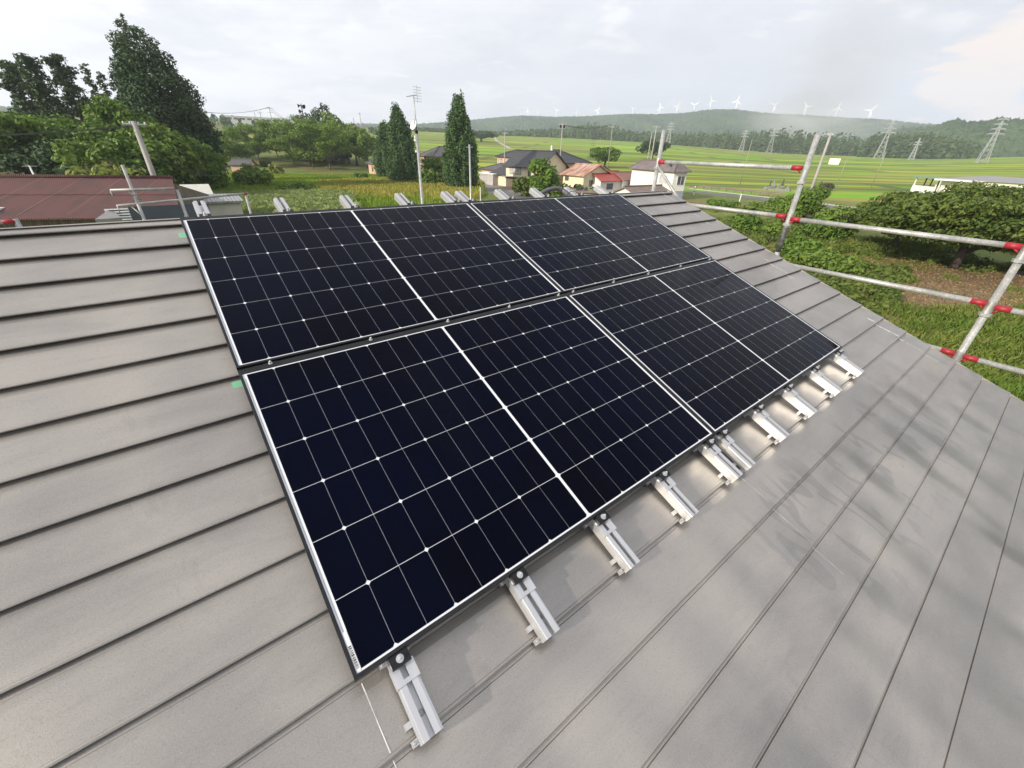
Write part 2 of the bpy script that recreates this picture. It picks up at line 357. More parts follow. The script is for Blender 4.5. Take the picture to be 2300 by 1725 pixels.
def roof_mat():
    m, t, b = nodes('grey_coated_metal'); v = coord(t)
    c = mixc(t, tramp(t, tnoise(t, v, 1.1, 5, .6, .4, (1, 2.2, 1)), .35, .68), (.435, .400, .356), (.315, .296, .272))
    c = mixc(t, tmath(t, 'MULTIPLY', tramp(t, tnoise(t, v, 330, 2, .6), .48, .70), .38), c, (.46, .44, .41))
    c = mixc(t, tmath(t, 'MULTIPLY', tramp(t, tnoise(t, v, 260, 2, .6), .50, .72), .30), c, (.16, .15, .14))
    c = mixc(t, tmath(t, 'MULTIPLY', tramp(t, tnoise(t, v, 26, 4, .6, 0, (.25, 1.6, 1)), .52, .76), .16), c, (.24, .225, .205))
    sm = tmath(t, 'MULTIPLY', tramp(t, tnoise(t, v, 2.3, 3, .5, .8, (1.4, .9, 1)), .60, .66), tramp(t, tnoise(t, v, 9, 4, .6, 1.2, (2.2, .8, 1)), .50, .60))
    xy = t.nodes.new('ShaderNodeSeparateXYZ'); t.links.new(v, xy.inputs[0])
    zone = tmath(t, 'MULTIPLY', tmath(t, 'MULTIPLY', tramp(t, xy.outputs[1], -2.5, -2.7), tramp(t, xy.outputs[1], -3.35, -3.0)), tmath(t, 'MULTIPLY', tramp(t, xy.outputs[0], 1.2, 1.9), tramp(t, xy.outputs[0], 4.0, 3.3)))
    dab = tmath(t, 'MULTIPLY', tramp(t, tnoise(t, v, 6.5, 1.5, .5, 1.0, (1.7, .6, 1)), .56, .61), zone)
    c = mixc(t, tmath(t, 'MULTIPLY', tmath(t, 'MAXIMUM', dab, tmath(t, 'MULTIPLY', sm, .4)), .30), c, (.16, .165, .16))   # hand and boot smears
    c = mixc(t, tmath(t, 'MULTIPLY', tramp(t, tnoise(t, v, 5, 5, .6), .66, .74), .18), c, (.24, .20, .16))
    t.links.new(c, b.inputs['Base Color']); b.inputs['Metallic'].default_value = .72
    r = t.nodes.new('ShaderNodeMapRange'); t.links.new(tnoise(t, v, 3, 4), r.inputs[0]); r.inputs[3].default_value = .34; r.inputs[4].default_value = .44
    t.links.new(r.outputs[0], b.inputs['Roughness'])
    bp = t.nodes.new('ShaderNodeBump'); bp.inputs['Strength'].default_value = .55; bp.inputs['Distance'].default_value = .0006
    t.links.new(tnoise(t, v, 420, 2), bp.inputs['Height'])
    # the sheets are dished, most where people have walked below the array
    xyz = t.nodes.new('ShaderNodeSeparateXYZ'); t.links.new(v, xyz.inputs[0])
    walk = tmath(t, 'ADD', tmath(t, 'MULTIPLY', tmath(t, 'MULTIPLY', tramp(t, xyz.outputs[1], -2.3, -3.0), tramp(t, xyz.outputs[0], -.3, .6)), .82), .18)
    wv = tmath(t, 'MULTIPLY', tnoise(t, v, 3.1, 0, .3, .1, (1.35, .70, 1)), walk)
    bp2 = t.nodes.new('ShaderNodeBump'); bp2.inputs['Strength'].default_value = 1; bp2.inputs['Distance'].default_value = .09
    t.links.new(wv, bp2.inputs['Height']); t.links.new(bp.outputs[0], bp2.inputs['Normal'])
    t.links.new(bp2.outputs[0], b.inputs['Normal']); return m
M_roof = roof_mat()
M_flash = pm('grey_flashing', (.30, .285, .265), (.25, .24, .22), 3, .5, .2)
hs = rempty('metal_roofed_house', 0, 0)
tag(hs, 'house with grey stepped metal roof carrying the solar panels', 'house')
def course(mb, v0, v1, first=False):
    # one horizontal sheet: its lower lip stands proud and hides a dark gap
    na = int((redge(v1) - A0) / .11)
    prof = [(v0 - .022, RH - .0055), (v0 + .0120, RH - .0055), (v0 + .0140, RH - .002), (v0 + .040, RH + .0025), (v1 - .012, RH + .0128), (v1 - .008, RH + .0150), (v1 - .004, RH + .0152), (v1, RH + .012), (v1 - .001, RH + .0065), (v1 - .020, RH + .0065)]
    rows = []
    for v, h in prof: rows.append([mb.pt((A0 + (redge(min(v, v1)) - A0) * i / na, -v, h)) for i in range(na + 1)])
    for k in range(len(rows) - 1):
        for i in range(na): mb.f.append([rows[k][i], rows[k + 1][i], rows[k + 1][i + 1], rows[k][i + 1]])
    mb.f.append([r[-1] for r in rows])
mb = MB(); vs = [VR, -.116] + [.084 + .2 * i for i in range(28)]
for i in range(len(vs) - 1): course(mb, vs[i], vs[i + 1])
# sealed deck under the sheets, then the slope beyond the ridge
vb = vs[-1]
mb.poly([(A0, -VR, RH - .008), (A0, -vb, RH - .008), (redge(vb) - .01, -vb, RH - .008), (redge(VR) - .01, -VR, RH - .008)])
LU = RM.inverted().to_3x3()
back = LU @ (-HD * CS + Vector((0, 0, -SN)))
q0, q1 = Vector((A0, -VR, RH + .001)), Vector((redge(VR), -VR, RH + .001))
for i in range(20):
    d0, d1 = back * (.2 * i), back * (.2 * (i + 1)); off = LU @ Vector((0, 0, .012))
    mb.poly([q0 + d0 - off * (1 if i else 0), q1 + d0 - off * (1 if i else 0), q1 + d1, q0 + d1])
    mb.poly([q0 + d1, q1 + d1, q1 + d1 - off, q0 + d1 - off])
roof = mb.build('roof', M_roof, hs)
mb = MB()                                   # barge board along the right hand verge
for v0, v1 in [(VR, 2.6), (2.6, vb)]:
    mb.poly([(redge(v0) + .002, -v0, RH + .008), (redge(v1) + .002, -v1, RH + .008), (redge(v1) + .002, -v1, RH - .16), (redge(v0) + .002, -v0, RH - .16)])
    mb.poly([(redge(v0) + .002, -v0, RH - .16), (redge(v1) + .002, -v1, RH - .16), (redge(v1) - .03, -v1, RH - .16), (redge(v0) - .03, -v0, RH - .16)])
mb.build('barge_board', M_flash, hs)
mb = MB(); Ld = LU @ Vector((0, 0, -1))
dn = lambda p, z: Vector(p) + Ld * z
pA, pB = Vector((A0 + .5, -5.2, RH - .05)), Vector((4.35, -5.2, RH - .05)); pC, pD = Vector((4.35, .15, RH - .05)), Vector((A0 + .5, .15, RH - .05))
rg = back * 3.6; pE = Vector((4.35, 0, RH - .05)) + rg; pF = Vector((A0 + .5, 0, RH - .05)) + rg
wz = lambda p: (RM @ Vector(p)).z
for loop in ([pA, pB], [pB, pC, pE], [pE, pF], [pF, pD, pA]):
    low = [dn(p, wz(p)) for p in loop]
    for i in range(len(loop) - 1): mb.poly([loop[i], low[i], low[i + 1], loop[i + 1]])
mb.build('wall', pm('grey_render_wall', (.45, .43, .40), (.38, .36, .33), 1, .9), hs)
M_chalk = pm('chalk', (.70, .70, .68), (.50, .49, .47), 30, .9)
def chalk(a0, v0, a1, v1, w=.0028):
    rnd = random.Random(int(a0 * 1000 + v0 * 77)); h = lambda v: RH - .003 + .0165 * (((v - .084) % .2) / .2) + .0022
    v = v0
    while v < v1 - .01:                        # one streak per sheet, broken here and there
        nxt = v + .2 - ((v - .084) % .2); e = min(v1, nxt - .012, v + rnd.uniform(.09, .2)); n = max(2, int((e - v) / .02)); mb = MB(); Lr = []
        for i in range(n + 1):
            vv = v + (e - v) * i / n; aa = a0 + (a1 - a0) * (vv - v0) / (v1 - v0); ww = w * rnd.uniform(.45, 1.25) / 2
            Lr.append((mb.pt((aa - ww, -vv, h(vv))), mb.pt((aa + ww, -vv, h(vv)))))
        for (p_, q_), (r_, t_) in zip(Lr, Lr[1:]): mb.f.append([p_, r_, t_, q_])
        if e - v > .015: mb.build('chalk_mark', M_chalk, hs)
        v = e + .003 if nxt - e > .013 else nxt + .003
chalk(1.745, 2.51, 1.742, 3.02); chalk(3.465, 2.51, 3.445, 2.95); chalk(.014, 2.30, .02, 2.62)
chalk(4.52, 2.20, 4.545, 2.52, .022); chalk(4.535, 2.55, 4.55, 2.80, .008)
for v0, v1 in ((-.16, .10), (.16, .19), (.33, .40), (.50, .54), (.72, .75), (1.02, 1.10), (1.20, 1.56)): chalk(4.40 - .02 * v0, v0, 4.40 - .02 * v1, v1, .012)
M_tape = pm('green_masking_tape', (.16, .46, .27), (.22, .52, .34), 20, .7)
for a, v, lb in ((-.028, -.005, 'small green masking tape strip at the top corner of the solar array'), (-.030, 1.133, 'small green masking tape strip beside the middle gap of the solar array')):
    h = RH - .003 + .0165 * (((v - .084) % .2) / .2)
    o = rempty('tape_strip', a, v, h); mb = MB().box(-.002, .034, -.024, .026, .001, .0026); c = mb.build('tape', M_tape, o); tag(o, lb, 'tape')

# ================================================================== SOLAR PANELS
def glassy(name, c1, c2, ior, rough):
    m, t, b = nodes(name); v = coord(t)
    t.links.new(mixc(t, tramp(t, tnoise(t, v, .9, 3), .4, .65), c1, c2), b.inputs['Base Color'])
    gn = t.nodes.new('ShaderNodeNewGeometry'); old = b.inputs['Base Color'].links[0].from_socket       # every cell a touch different
    t.links.new(mixc(t, tmath(t, 'MULTIPLY', gn.outputs['Random Per Island'], .6), old, c2, 'MIX'), b.inputs['Base Color'])
    b.inputs['Roughness'].default_value = rough; b.inputs['IOR'].default_value = ior
    r = tmath(t, 'MULTIPLY', tramp(t, tnoise(t, v, 9, 4, .6, 1.5), .63, .72), .20)   # a few finger smudges
    t.links.new(tmath(t, 'ADD', r, rough), b.inputs['Roughness']); return m
M_cell = glassy('solar_cell', (.0001, .0002, .0022), (.0001, .0010, .0075), 1.15, .03)
M_back = glassy('white_backsheet', (.74, .75, .76), (.70, .71, .72), 1.27, .06)
M_bus = pm('busbar_ribbon', (.42, .43, .44), None, 30, .3, .6)
PLW, PLH, FT = 1.722, 1.134, .030
CW, CH = .09256, .1841
def make_panel():
    root = rempty('solar_module', 0, 0)
    fr = MB(); L = .0095; z0, z1 = -FT, .0
    for b_ in ((0, L, -PLH, 0), (PLW - L, PLW, -PLH, 0), (L, PLW - L, -L, 0), (L, PLW - L, -PLH, -PLH + L)): fr.box(b_[0], b_[1], b_[2], b_[3], z0, z1)
    fr.build('frame', M_black, root)
    MB().box(L, PLW - L, -PLH + L, -L, -.012, -.0025).build('backsheet', M_back, root)
    mb = MB(); cx = PLW / 2; cg = .0056; ch = .0066; g = .0012 / 2; gv = .0020 / 2
    for i in range(18):
        x0 = cx + (i - 9) * CW + (cg if i >= 9 else -cg) + g; x1 = x0 + CW - 2 * g
        for j in range(6):
            y1 = -(PLH / 2 + (j - 3) * CH + gv); y0 = y1 - CH + 2 * gv; z = -.0017
            if i % 2 == 0: pts = [(x0, y0), (x1 - ch, y0), (x1, y0 + ch), (x1, y1 - ch), (x1 - ch, y1), (x0, y1)]
            else: pts = [(x0 + ch, y0), (x1, y0), (x1, y1), (x0 + ch, y1), (x0, y1 - ch), (x0, y0 + ch)]
            mb.poly([(p[0], p[1], z) for p in pts])
    mb.build('cells', M_cell, root)
    MB().box(.0135, .0155, -PLH * .97, -PLH * .03, -.0025, -.0018).build('busbar', M_bus, root)
    return root
pan = make_panel()
names = {(0, 0): 'upper left solar panel of the four, at the ridge with green tape at its corner', (1, 0): 'upper right solar panel of the four, below the black conduit at the ridge',
         (0, 1): 'lower left solar panel of the four, nearest and largest, with a barcode sticker', (1, 1): 'lower right solar panel of the four, its right corner nearest the scaffold tubes'}
for (i, j), lb in names.items():
    p = pan if (i, j) == (0, 0) else copy_tree(pan)
    p.matrix_world = RM @ Matrix.Translation((i * (PLW + .003), -j * (PLH + .030), 0)); tag(p, lb, 'solar panel', 'solar panels on the roof')
    if (i, j) == (0, 1):
        mb = MB(); rnd = random.Random(4); y = -PLH + .02
        mb_w = MB().box(.0105, .0215, -PLH + .012, -PLH + .115, -.0024, -.0014); st = mb_w.build('sticker', M_white, p)
        while y < -PLH + .075:
            w = rnd.choice((.001, .0018, .003)); mb.box(.0125, .0195, y, y + w, -.0014, -.0010); y += w + rnd.choice((.001, .0018))
        mb.build('barcode', M_black, st)
    for s in ([-1] if j == 0 else []): pass
    # black cover strip along the upper edge (ridge side) and in the gap between the rows
    if j == 0: MB().box(0, PLW, .001, .020, -.030, -.004).build('edge_cover', M_black, p)
    else: MB().box(0, PLW, .003, .027, -.0318, -.0285).build('edge_cover', M_black, p)

# ================================================================== RAILS
def make_rail():
    root = rempty('mounting_rail', 0, 0)
    zt = -.0325; zb = zt - .042
    prof = [(-.030, zb), (-.030, zt - .007), (-.0245, zt - .007), (-.0235, zt), (-.0075, zt), (-.0075, zt - .028), (.0075, zt - .028), (.0075, zt), (.0235, zt), (.0245, zt - .007), (.030, zt - .007), (.030, zb)]
    MB().prism([(x, z) for x, z in prof], -2.503, .25).build('channel', M_alu, root)
    # feet: gripping brackets either side of the seams
    for v in (2.470, 2.275, 1.47, .67, -.09):
        mb = MB()
        for dv in (-.020, .020):
            y = -(v + dv); w_ = .0075
            for sg in (-1,):
                q_ = sorted((sg * .0305, sg * .047)); o_ = sorted((sg * .0455, sg * .047))
                mb.box(q_[0], q_[1], y - w_, y + w_, zb - .0005, zb + .0010); mb.box(o_[0], o_[1], y - w_, y + w_, RH + .0135, zb - .0005)
                mb.box(q_[0], q_[1], y - w_, y + w_, RH + .012, RH + .0135)
            mb.box(-.0305, .0305, y - w_, y + w_, zb - .004, zb - .0003)
        f = mb.build('foot', M_alu, root)
        MB().lathe([(.005, 0), (.005, .004), (.003, .006)], (-.0385, -(v + .020), zb + .0010), 8).build('bolt', M_galv, f)
    # sliding nut block and end clamps
    def clamp(v, name, end):
        y = -v; s = -1 if end > 0 else 1
        cl = MB()
        if end:
            cl.box(-.026, .026, min(y, y + s * .032), max(y, y + s * .032), -.012, -.0065); cl.box(-.026, .026, min(y, y + s * .004), max(y, y + s * .004), zt + .001, -.012)
            cl.box(-.026, .026, min(y + s * .028, y + s * .032), max(y + s * .028, y + s * .032), -.024, -.012)
        else:
            cl.box(-.024, .024, y - .0135, y + .0135, -.013, -.008); cl.box(-.024, -.020, y - .0135, y + .0135, zt, -.013); cl.box(.020, .024, y - .0135, y + .0135, zt, -.013)
        c = cl.build(name, M_black, root); yc = y + s * .016 if end else y; top = -.0065 if end else -.008
        MB().lathe([(.0105, 0), (.0105, .0016), (.0075, .0018), (.0075, .0075), (.0042, .0078), (.0042, .017), (.0030, .0185)], (0, yc, top), 12).build('bolt', M_alu, c)
    clamp(2.299, 'end_clamp', 1); clamp(1.149, 'mid_clamp', 0); clamp(-.020, 'end_clamp', -1)
    for y in (-2.352,):
        mb = MB().box(-.0325, -.0305, y - .020, y + .028, zb + .010, zt + .004); mb.box(.0305, .0325, y - .020, y + .028, zb + .010, zt + .004)
        mb.box(-.0305, -.0095, y - .020, y + .028, zt + .0005, zt + .004); mb.box(.0095, .0305, y - .020, y + .028, zt + .0005, zt + .004); mb.box(-.0095, .0095, y - .020, y - .008, zt + .0005, zt + .004)
        mb.build('slide_plate', M_alu, root)
        MB().lathe([(.0085, 0), (.0085, .002), (.006, .003)], (0, -2.445, zt - .028), 14).build('rail_bolt', M_galv, root)
    return root
RAILA = [.112, .516, .910, 1.296, 1.668, 1.792, 2.172, 2.553, 2.960, 3.385]
RLAB = ['nearest and first aluminium rail under the near left corner of the array', 'second aluminium rail from the near left corner of the array', 'third aluminium rail from the near left corner of the array', 'fourth aluminium rail from the near left corner, just before the close pair',
        'left one of the close pair of aluminium rails beneath the panel joint', 'right one of the close pair of aluminium rails beneath the panel joint', 'first aluminium rail to the right of the close pair of rails', 'second aluminium rail to the right of the close pair of rails',
        'aluminium rail second from the right end, with black conduit tied to its top', 'aluminium rail at the far right end of the array']
rl = make_rail()
for i, a in enumerate(RAILA):
    o = rl if i == 0 else copy_tree(rl)
    o.matrix_world = RM @ Matrix.Translation((a, 0, 0)); tag(o, RLAB[i], 'mounting rail', 'aluminium mounting rails under the panels')
# corrugated conduit looping over the ridge, tied to a rail
cd = rempty('conduit', 0, 0)
pts = [(2.585, .24, -.16), (2.62, .25, -.12), (2.69, .25, -.079), (2.76, .25, -.056), (2.84, .245, -.044), (2.886, .22, -.046), (2.898, .17, -.052), (2.892, .10, -.058), (2.885, .02, -.062), (2.88, -.08, -.062)]
def smooth_path(p, n):
    p = [Vector(q) for q in p]; out_ = []
    for i in range(len(p) - 1):
        a, b, c, d = p[max(i - 1, 0)], p[i], p[i + 1], p[min(i + 2, len(p) - 1)]
        for k in range(n):
            t = k / n; out_.append(.5 * ((2 * b) + (c - a) * t + (2 * a - 5 * b + 4 * c - d) * t * t + (3 * b - a - 3 * c + d) * t ** 3))
    return out_ + [p[-1]]
sp = smooth_path(pts, 22)
MB().tube(sp, [.0170 if i % 2 else .0188 for i in range(len(sp))], 12).build('sleeve', M_grey_plastic, cd, True)
for q, rr in (((2.93, .205, -.052), .055), ((2.93, .12, -.058), .055)):
    ring = [(q[0] + rr * 1.15 * math.cos(t * .4488), q[1] + .004 * t / 14, q[2] + .004 + rr * .72 * math.sin(t * .4488)) for t in range(15)]
    MB().tube(ring, .0028, 6).build('cable_tie', M_rubber, cd)
tag(cd, 'black corrugated conduit arching over the ridge and tied to a rail', 'conduit')

# ================================================================== SCAFFOLDS
SA = 5.0
def sc(w, z, off=0.0): return UW * (SA + off) + HD * w + Vector((0, 0, z + EZ - 6.0))
scf = empty('scaffold', sc(-1.78, 0)); scf.location.z = 0; SO = scf.location.copy()
def L(p): return p - SO
TR = .0243
MBk = pm('tar_stained_tube', (.06, .06, .06), (.20, .20, .19), 6, .55, .2, lo=.45, hi=.6)
for w, z0, z1, br in ((-3.46, -2.5, 6.25, (5.92,)), (-1.78, -2.5, 6.19, (5.47, 5.03, 5.86)), (-.115, -2.5, 5.62, (5.43, 5.0, 4.56)), (1.6, -2.5, 5.6, (5.4, 5.0, 4.5))):
    b0 = L(sc(w, z0)); b0.z = max(b0.z, 0) if w > -9 else b0.z
    up = MB().tube([(b0.x, b0.y, 0), L(sc(w, z1))], TR, 16).build('upright', M_galv2, scf, True)
    for z in br:
        p = L(sc(w, z - .075)); MB().lathe([(TR + .002, -.012), (.040, -.011), (.040, .011), (TR + .002, .012)], p, 8).build('rosette', M_galv, up)
        p2 = L(sc(w, z - .015)); MB().lathe([(TR + .0035, -.05), (TR + .0035, .05)], p2, 16).build('collar', M_galv, up)
    if w == -1.78: MB().tube([L(sc(w, 5.12)), L(sc(w, 5.37))], TR + .0008, 16).build('tar_stain', MBk, up, True)
def ledger(w0, w1, z, reds=(1, 1), ext=0.0):
    a, b = L(sc(w0, z, -.028)), L(sc(w1, z, -.028)); d = (b - a).normalized()
    rl_ = MB().tube([a + d * .03, b - d * .03], .0215, 14).build('guard_rail', M_galv2, scf, True)
    for k, p, s in ((0, a, d), (1, b, -d)):
        if reds[k]:
            mb = MB().tube([p + s * .028, p + s * .118], .0226, 14); mb.tube([p + s * .03 + Vector((0, 0, -.042)), p + s * .058 + Vector((0, 0, -.018))], [.006, .009], 8)
            mb.build('red_end_fitting', M_red, rl_, True)
ledger(-3.46, -1.78, 5.91); ledger(-3.46, -1.78, 5.47); ledger(-1.78, -.115, 5.455); ledger(-1.78, -.115, 5.015); ledger(-3.46, -1.78, 5.02); ledger(-1.78, -.115, 4.57)
ledger(-.115, 1.6, 5.0); ledger(-.115, 1.6, 4.565); ledger(-.115, 1.6, 5.42)
MB().tube([L(sc(-3.42, 5.86, -.05)), L(sc(-2.93, 5.42, -.05))], .017, 12).build('brace', M_galv2, scf, True)
tag(scf, 'galvanised tube scaffold with red fittings along the right roof edge', 'scaffold')
# scaffold behind the ridge on the left
sb = empty('scaffold', onaz(310, 470, 10.4)); SBO = sb.location.copy()
def q(x, y, d): return at(x, y, d) - SBO
def vtube(x, y0, y1, d, mat, name, r=TR, par=None):
    a = q(x, y0, d); return a
def upright(xb, yb, ztop, d):
    b = q(xb, yb, d); t_ = Vector((b.x, b.y, ztop - SBO.z)); o = MB().tube([(b.x, b.y, 0), t_], TR, 12).build('upright', M_galv2, sb, True)
    for dz in (.45, .9): MB().lathe([(TR + .002, -.01), (.038, -.01), (.038, .01), (TR + .002, .01)], (b.x, b.y, t_.z - dz), 8).build('rosette', M_galv, o)
    return o
D1, D2 = 10.2, 11.8
upright(308, 465, at(272, 356, D1).z, D1)
e1 = at(375, 410, D1); upright(404, 470, e1.z, D1); upright(541, 458, at(532, 424, D2).z, D2)
for y, xl, xr in ((411, 238, 376), (445, 253, 540)):
    a = q(xl, y, D1); b = q(xr, y - 2 if xr < 400 else 437, D1 if xr < 400 else D2); b.z = a.z
    g_ = MB().tube([a, b], .0215, 12).build('guard_rail', M_galv2, sb, True)
    if xr > 400:
        d = (a - b).normalized(); MB().tube([b + d * .02, b + d * .1], .0235, 12).build('red_end_fitting', M_red, g_, True)
    MB().tube([a + (b - a).normalized() * .22 + Vector((0, 0, -.03)), q(308, y + 22, D1)], .010, 8).build('brace', M_galv2, sb, True)
    MB().tube([a, a + Vector((0, 0, -.10))], .008, 8).build('hook', M_galv2, sb, True)
tag(sb, 'thin galvanised scaffold standing behind the ridge in front of the rusty barn roof', 'scaffold')
sb2 = empty('scaffold', onaz(20, 480, 6.9)); o2 = sb2.location.copy()
a, b = at(-60, 482, 7.0) - o2, at(36, 479, 7.0) - o2; b.z = a.z = (a.z + b.z) / 2; d = (a - b).normalized()
g_ = MB().tube([a, b], .0215, 12).build('guard_rail', M_galv2, sb2, True); MB().tube([b, b + d * .10], .0225, 12).build('red_end_fitting', M_red, g_, True)
MB().tube([(b.x, b.y, 0), (b.x, b.y, b.z + .02)], TR, 12).build('upright', M_galv2, sb2, True)
MB().tube([b + d * .25 - Vector((0, 0, .02)), (b + d * .75) - Vector((0, 0, .3))], .014, 8).build('brace', M_galv2, sb2, True)
tag(sb2, 'short piece of scaffold tube with one red fitting behind the ridge at the left edge', 'scaffold')
#@@MORE
# ================================================================== PLANTS
def leaf_quads(C, N, s, rng, asp=.6, tilt=.5):
    n = len(C); N = N + rng.normal(0, tilt, (n, 3)); N /= np.linalg.norm(N, axis=1, keepdims=True) + 1e-9
    T = np.cross(N, rng.normal(0, 1, (n, 3))); T /= np.linalg.norm(T, axis=1, keepdims=True) + 1e-9
    B = np.cross(N, T); s = (s * rng.uniform(.6, 1.3, n))[:, None]
    return np.stack([C - T * s, C - B * s * asp + N * s * .12, C + T * s, C + B * s * asp + N * s * .12], 1)
def clump(blobs, per, leaf, rng, inner=.62, asp=.6, tilt=.5, upb=.25, droop=0.0):
    out_ = []
    for c, r in blobs:
        r = np.array(r if hasattr(r, '__len__') else (r, r, r)); area = (r[0] * r[1] * r[2]) ** (2 / 3)
        n = max(8, int(per * 3.4 * area / leaf ** 2))
        D = rng.normal(0, 1, (n, 3)); D[:, 2] += upb; D /= np.linalg.norm(D, axis=1, keepdims=True)
        t = rng.uniform(inner, 1.05, (n, 1)); P = np.array(c) + D * r * t
        if droop: P[:, 2] -= droop * np.abs(rng.normal(0, 1, n)) * r[2]
        out_.append(leaf_quads(P, D / r * r.min() + np.array([0, 0, .25]), leaf, rng, asp, tilt))
    return np.concatenate(out_)
def trunk(mb, H, r0, rng, lean=0.0, limbs=(), n=9):
    pts = [(rng.normal(0, .05) * i * r0 * 3, rng.normal(0, .05) * i * r0 * 3, H * i / 5 - (.3 if i == 0 else 0)) for i in range(6)]
    mb.tube(pts, [r0 * (1.25 if i == 0 else 1 - .13 * i) for i in range(6)], n)
    for e, h, r in limbs:
        b = Vector((0, 0, h)); e = Vector(e); mid = b.lerp(e, .5) + Vector((0, 0, (e - b).length * .10))
        mb.tube([b, mid, e], [r, r * .7, r * .25], 6)
def tree_obj(name, loc, V, mb, lmat, rz=0.0, bark=None):
    o = empty(name, loc, rz); mb.build('trunk', bark or M_bark, o, True); quads('crown', V, lmat, o); return o
def broadleaf(name, loc, H, Wd, lmat, seed, leaf=.4, per=2.6, base=.22, nb=46, flat=1.0, r0=None, blob=.30, bark=None):
    rng = np.random.default_rng(seed); Rr = Wd / 2; cz = H * (base + (1 - base) / 2); rz_ = H * (1 - base) / 2; bl = []; limbs = []
    for i in range(nb):
        D = rng.normal(0, 1, 3); D[2] = D[2] * .8 + .25; D /= np.linalg.norm(D); t = rng.uniform(.45, .82)
        c = np.array([D[0] * Rr * t, D[1] * Rr * t, cz + D[2] * rz_ * t]); s = rng.uniform(.7, 1.25) * blob
        bl.append((c, (Rr * s, Rr * s, min(Rr, rz_) * s * flat)))
        if i % 5 == 0: limbs.append((tuple(c), H * rng.uniform(.18, .4), (r0 or Rr * .06) * .5))
    mb = MB(); trunk(mb, H * .75, r0 or Rr * .07, rng, 0, limbs)
    return tree_obj(name, loc, clump(bl, per, leaf, rng), mb, lmat, 0, bark)
def conecrown(name, loc, H, Rr, lmat, seed, leaf=.45, per=2.2, low=.04, nb=150, pw=.8, flat=.6, lop=1.0, dome=0):
    rng = np.random.default_rng(seed); bl = []
    for i in range(nb):
        t = low + (1 - low) * (1 - math.sqrt(1 - (i + .5) / nb)) ; a = i * 2.399 + rng.normal(0, .3); rr = Rr * ((1 - t) ** pw if not dome else min(1, (1 - t) / dome) ** pw * (1 - .25 * max(0, .35 - t) / .35)) * rng.uniform(.62, .95)
        s = Rr * (.13 + .16 * (1 - t)) * rng.uniform(.75, 1.25) * (1.4 if dome else 1)
        c_ = Vector((math.cos(a) * rr, math.sin(a) * rr, 0)); sd = c_.dot(Vector((.8, .6, 0)))
        if sd < 0: c_ -= Vector((.8, .6, 0)) * sd * (1 - lop)
        bl.append(((c_.x, c_.y, H * t * .985), (s, s, s * flat)))
    bl.append(((0, 0, H * .97), (Rr * .06, Rr * .06, H * .035)))
    mb = MB(); trunk(mb, H * .93, Rr * .07, rng)
    return tree_obj(name, loc, clump(bl, per, leaf, rng, .5), mb, lmat)
def cypress(name, loc, H, Rr, lmat, seed, leaf=.34, nb=170):
    rng = np.random.default_rng(seed); bl = []
    for i in range(nb):
        t = (i + .5) / nb; a = i * 2.399 + rng.normal(0, .35)
        pr = min(1, (1 - t) ** .60 * 1.12) * (.74 + .26 * min(1, t / .3)); rr = Rr * pr * rng.uniform(.6, 1.0); s = Rr * (.13 + .12 * pr) * rng.uniform(.7, 1.3)
        bl.append(((math.cos(a) * rr, math.sin(a) * rr, .4 + (H - 1.6) * t + rng.normal(0, .25)), (s, s, s * rng.uniform(1.8, 3.4))))
    mb = MB(); trunk(mb, H * .9, Rr * .12, rng)
    V = clump(bl, 1.5, leaf, rng, .55, .5, .45, .5); k = rng.uniform(size=len(V)) < .985
    return tree_obj(name, loc, V[k], mb, lmat)
def cherry(name, loc, H, Wd, lmat, seed, leaf=.42):
    rng = np.random.default_rng(seed); bl = []; limbs = []; Rr = Wd / 2
    for i in range(13):
        a = i * 2.399 + rng.normal(0, .2); reach = Rr * rng.uniform(.7, 1.0); z1 = H * rng.uniform(.20, .84)
        e = np.array([math.cos(a) * reach, math.sin(a) * reach, z1]); limbs.append((tuple(e * [.8, .8, .95]), H * .15, .12))
        for k in range(8):
            t = rng.uniform(.3, 1.05); c = np.array([e[0] * t, e[1] * t, H * .22 + (z1 - H * .22) * t ** .6]) + rng.normal(0, .35, 3) * [1.6, 1.6, .9]
            s = Rr * rng.uniform(.17, .28); bl.append((c, (s * 1.2, s * 1.2, s * .40)))
    for k in range(12): bl.append((rng.normal(0, 1, 3) * [Rr * .34, Rr * .34, H * .06] + [0, 0, H * .80], (Rr * .24, Rr * .24, Rr * .12)))
    mb = MB(); trunk(mb, H * .35, .24, rng, 0, limbs)
    return tree_obj(name, loc, clump(bl, 1.25, leaf, rng, .3, .55, .6), mb, lmat)
def pine(name, loc, H, Rr, lmat, seed, bare=.5, leaf=.42, nb=34, lean=0):
    rng = np.random.default_rng(seed); bl = []; limbs = []
    for i in range(nb):
        t = bare + (1 - bare) * (i + rng.uniform()) / nb; a = rng.uniform(0, 6.28); rr = Rr * (1.05 - .6 * (t - bare) / (1 - bare)) * rng.uniform(.2, 1)
        c = (math.cos(a) * rr, math.sin(a) * rr, H * t); s = Rr * rng.uniform(.22, .42); bl.append((c, (s, s, s * .62)))
        if i % 3 == 0: limbs.append((c, H * t - rr * .3, .07))
    mb = MB(); mb.tube([(0, 0, -.3), (.05, 0, H * .5), (0, .1, H * .97)], [.32, .24, .06], 9)
    for e, h, r in limbs: mb.tube([(0, 0, h), e], [r, r * .4], 5)
    return tree_obj(name, loc, clump(bl, 2.0, leaf, rng, .45), mb, lmat)
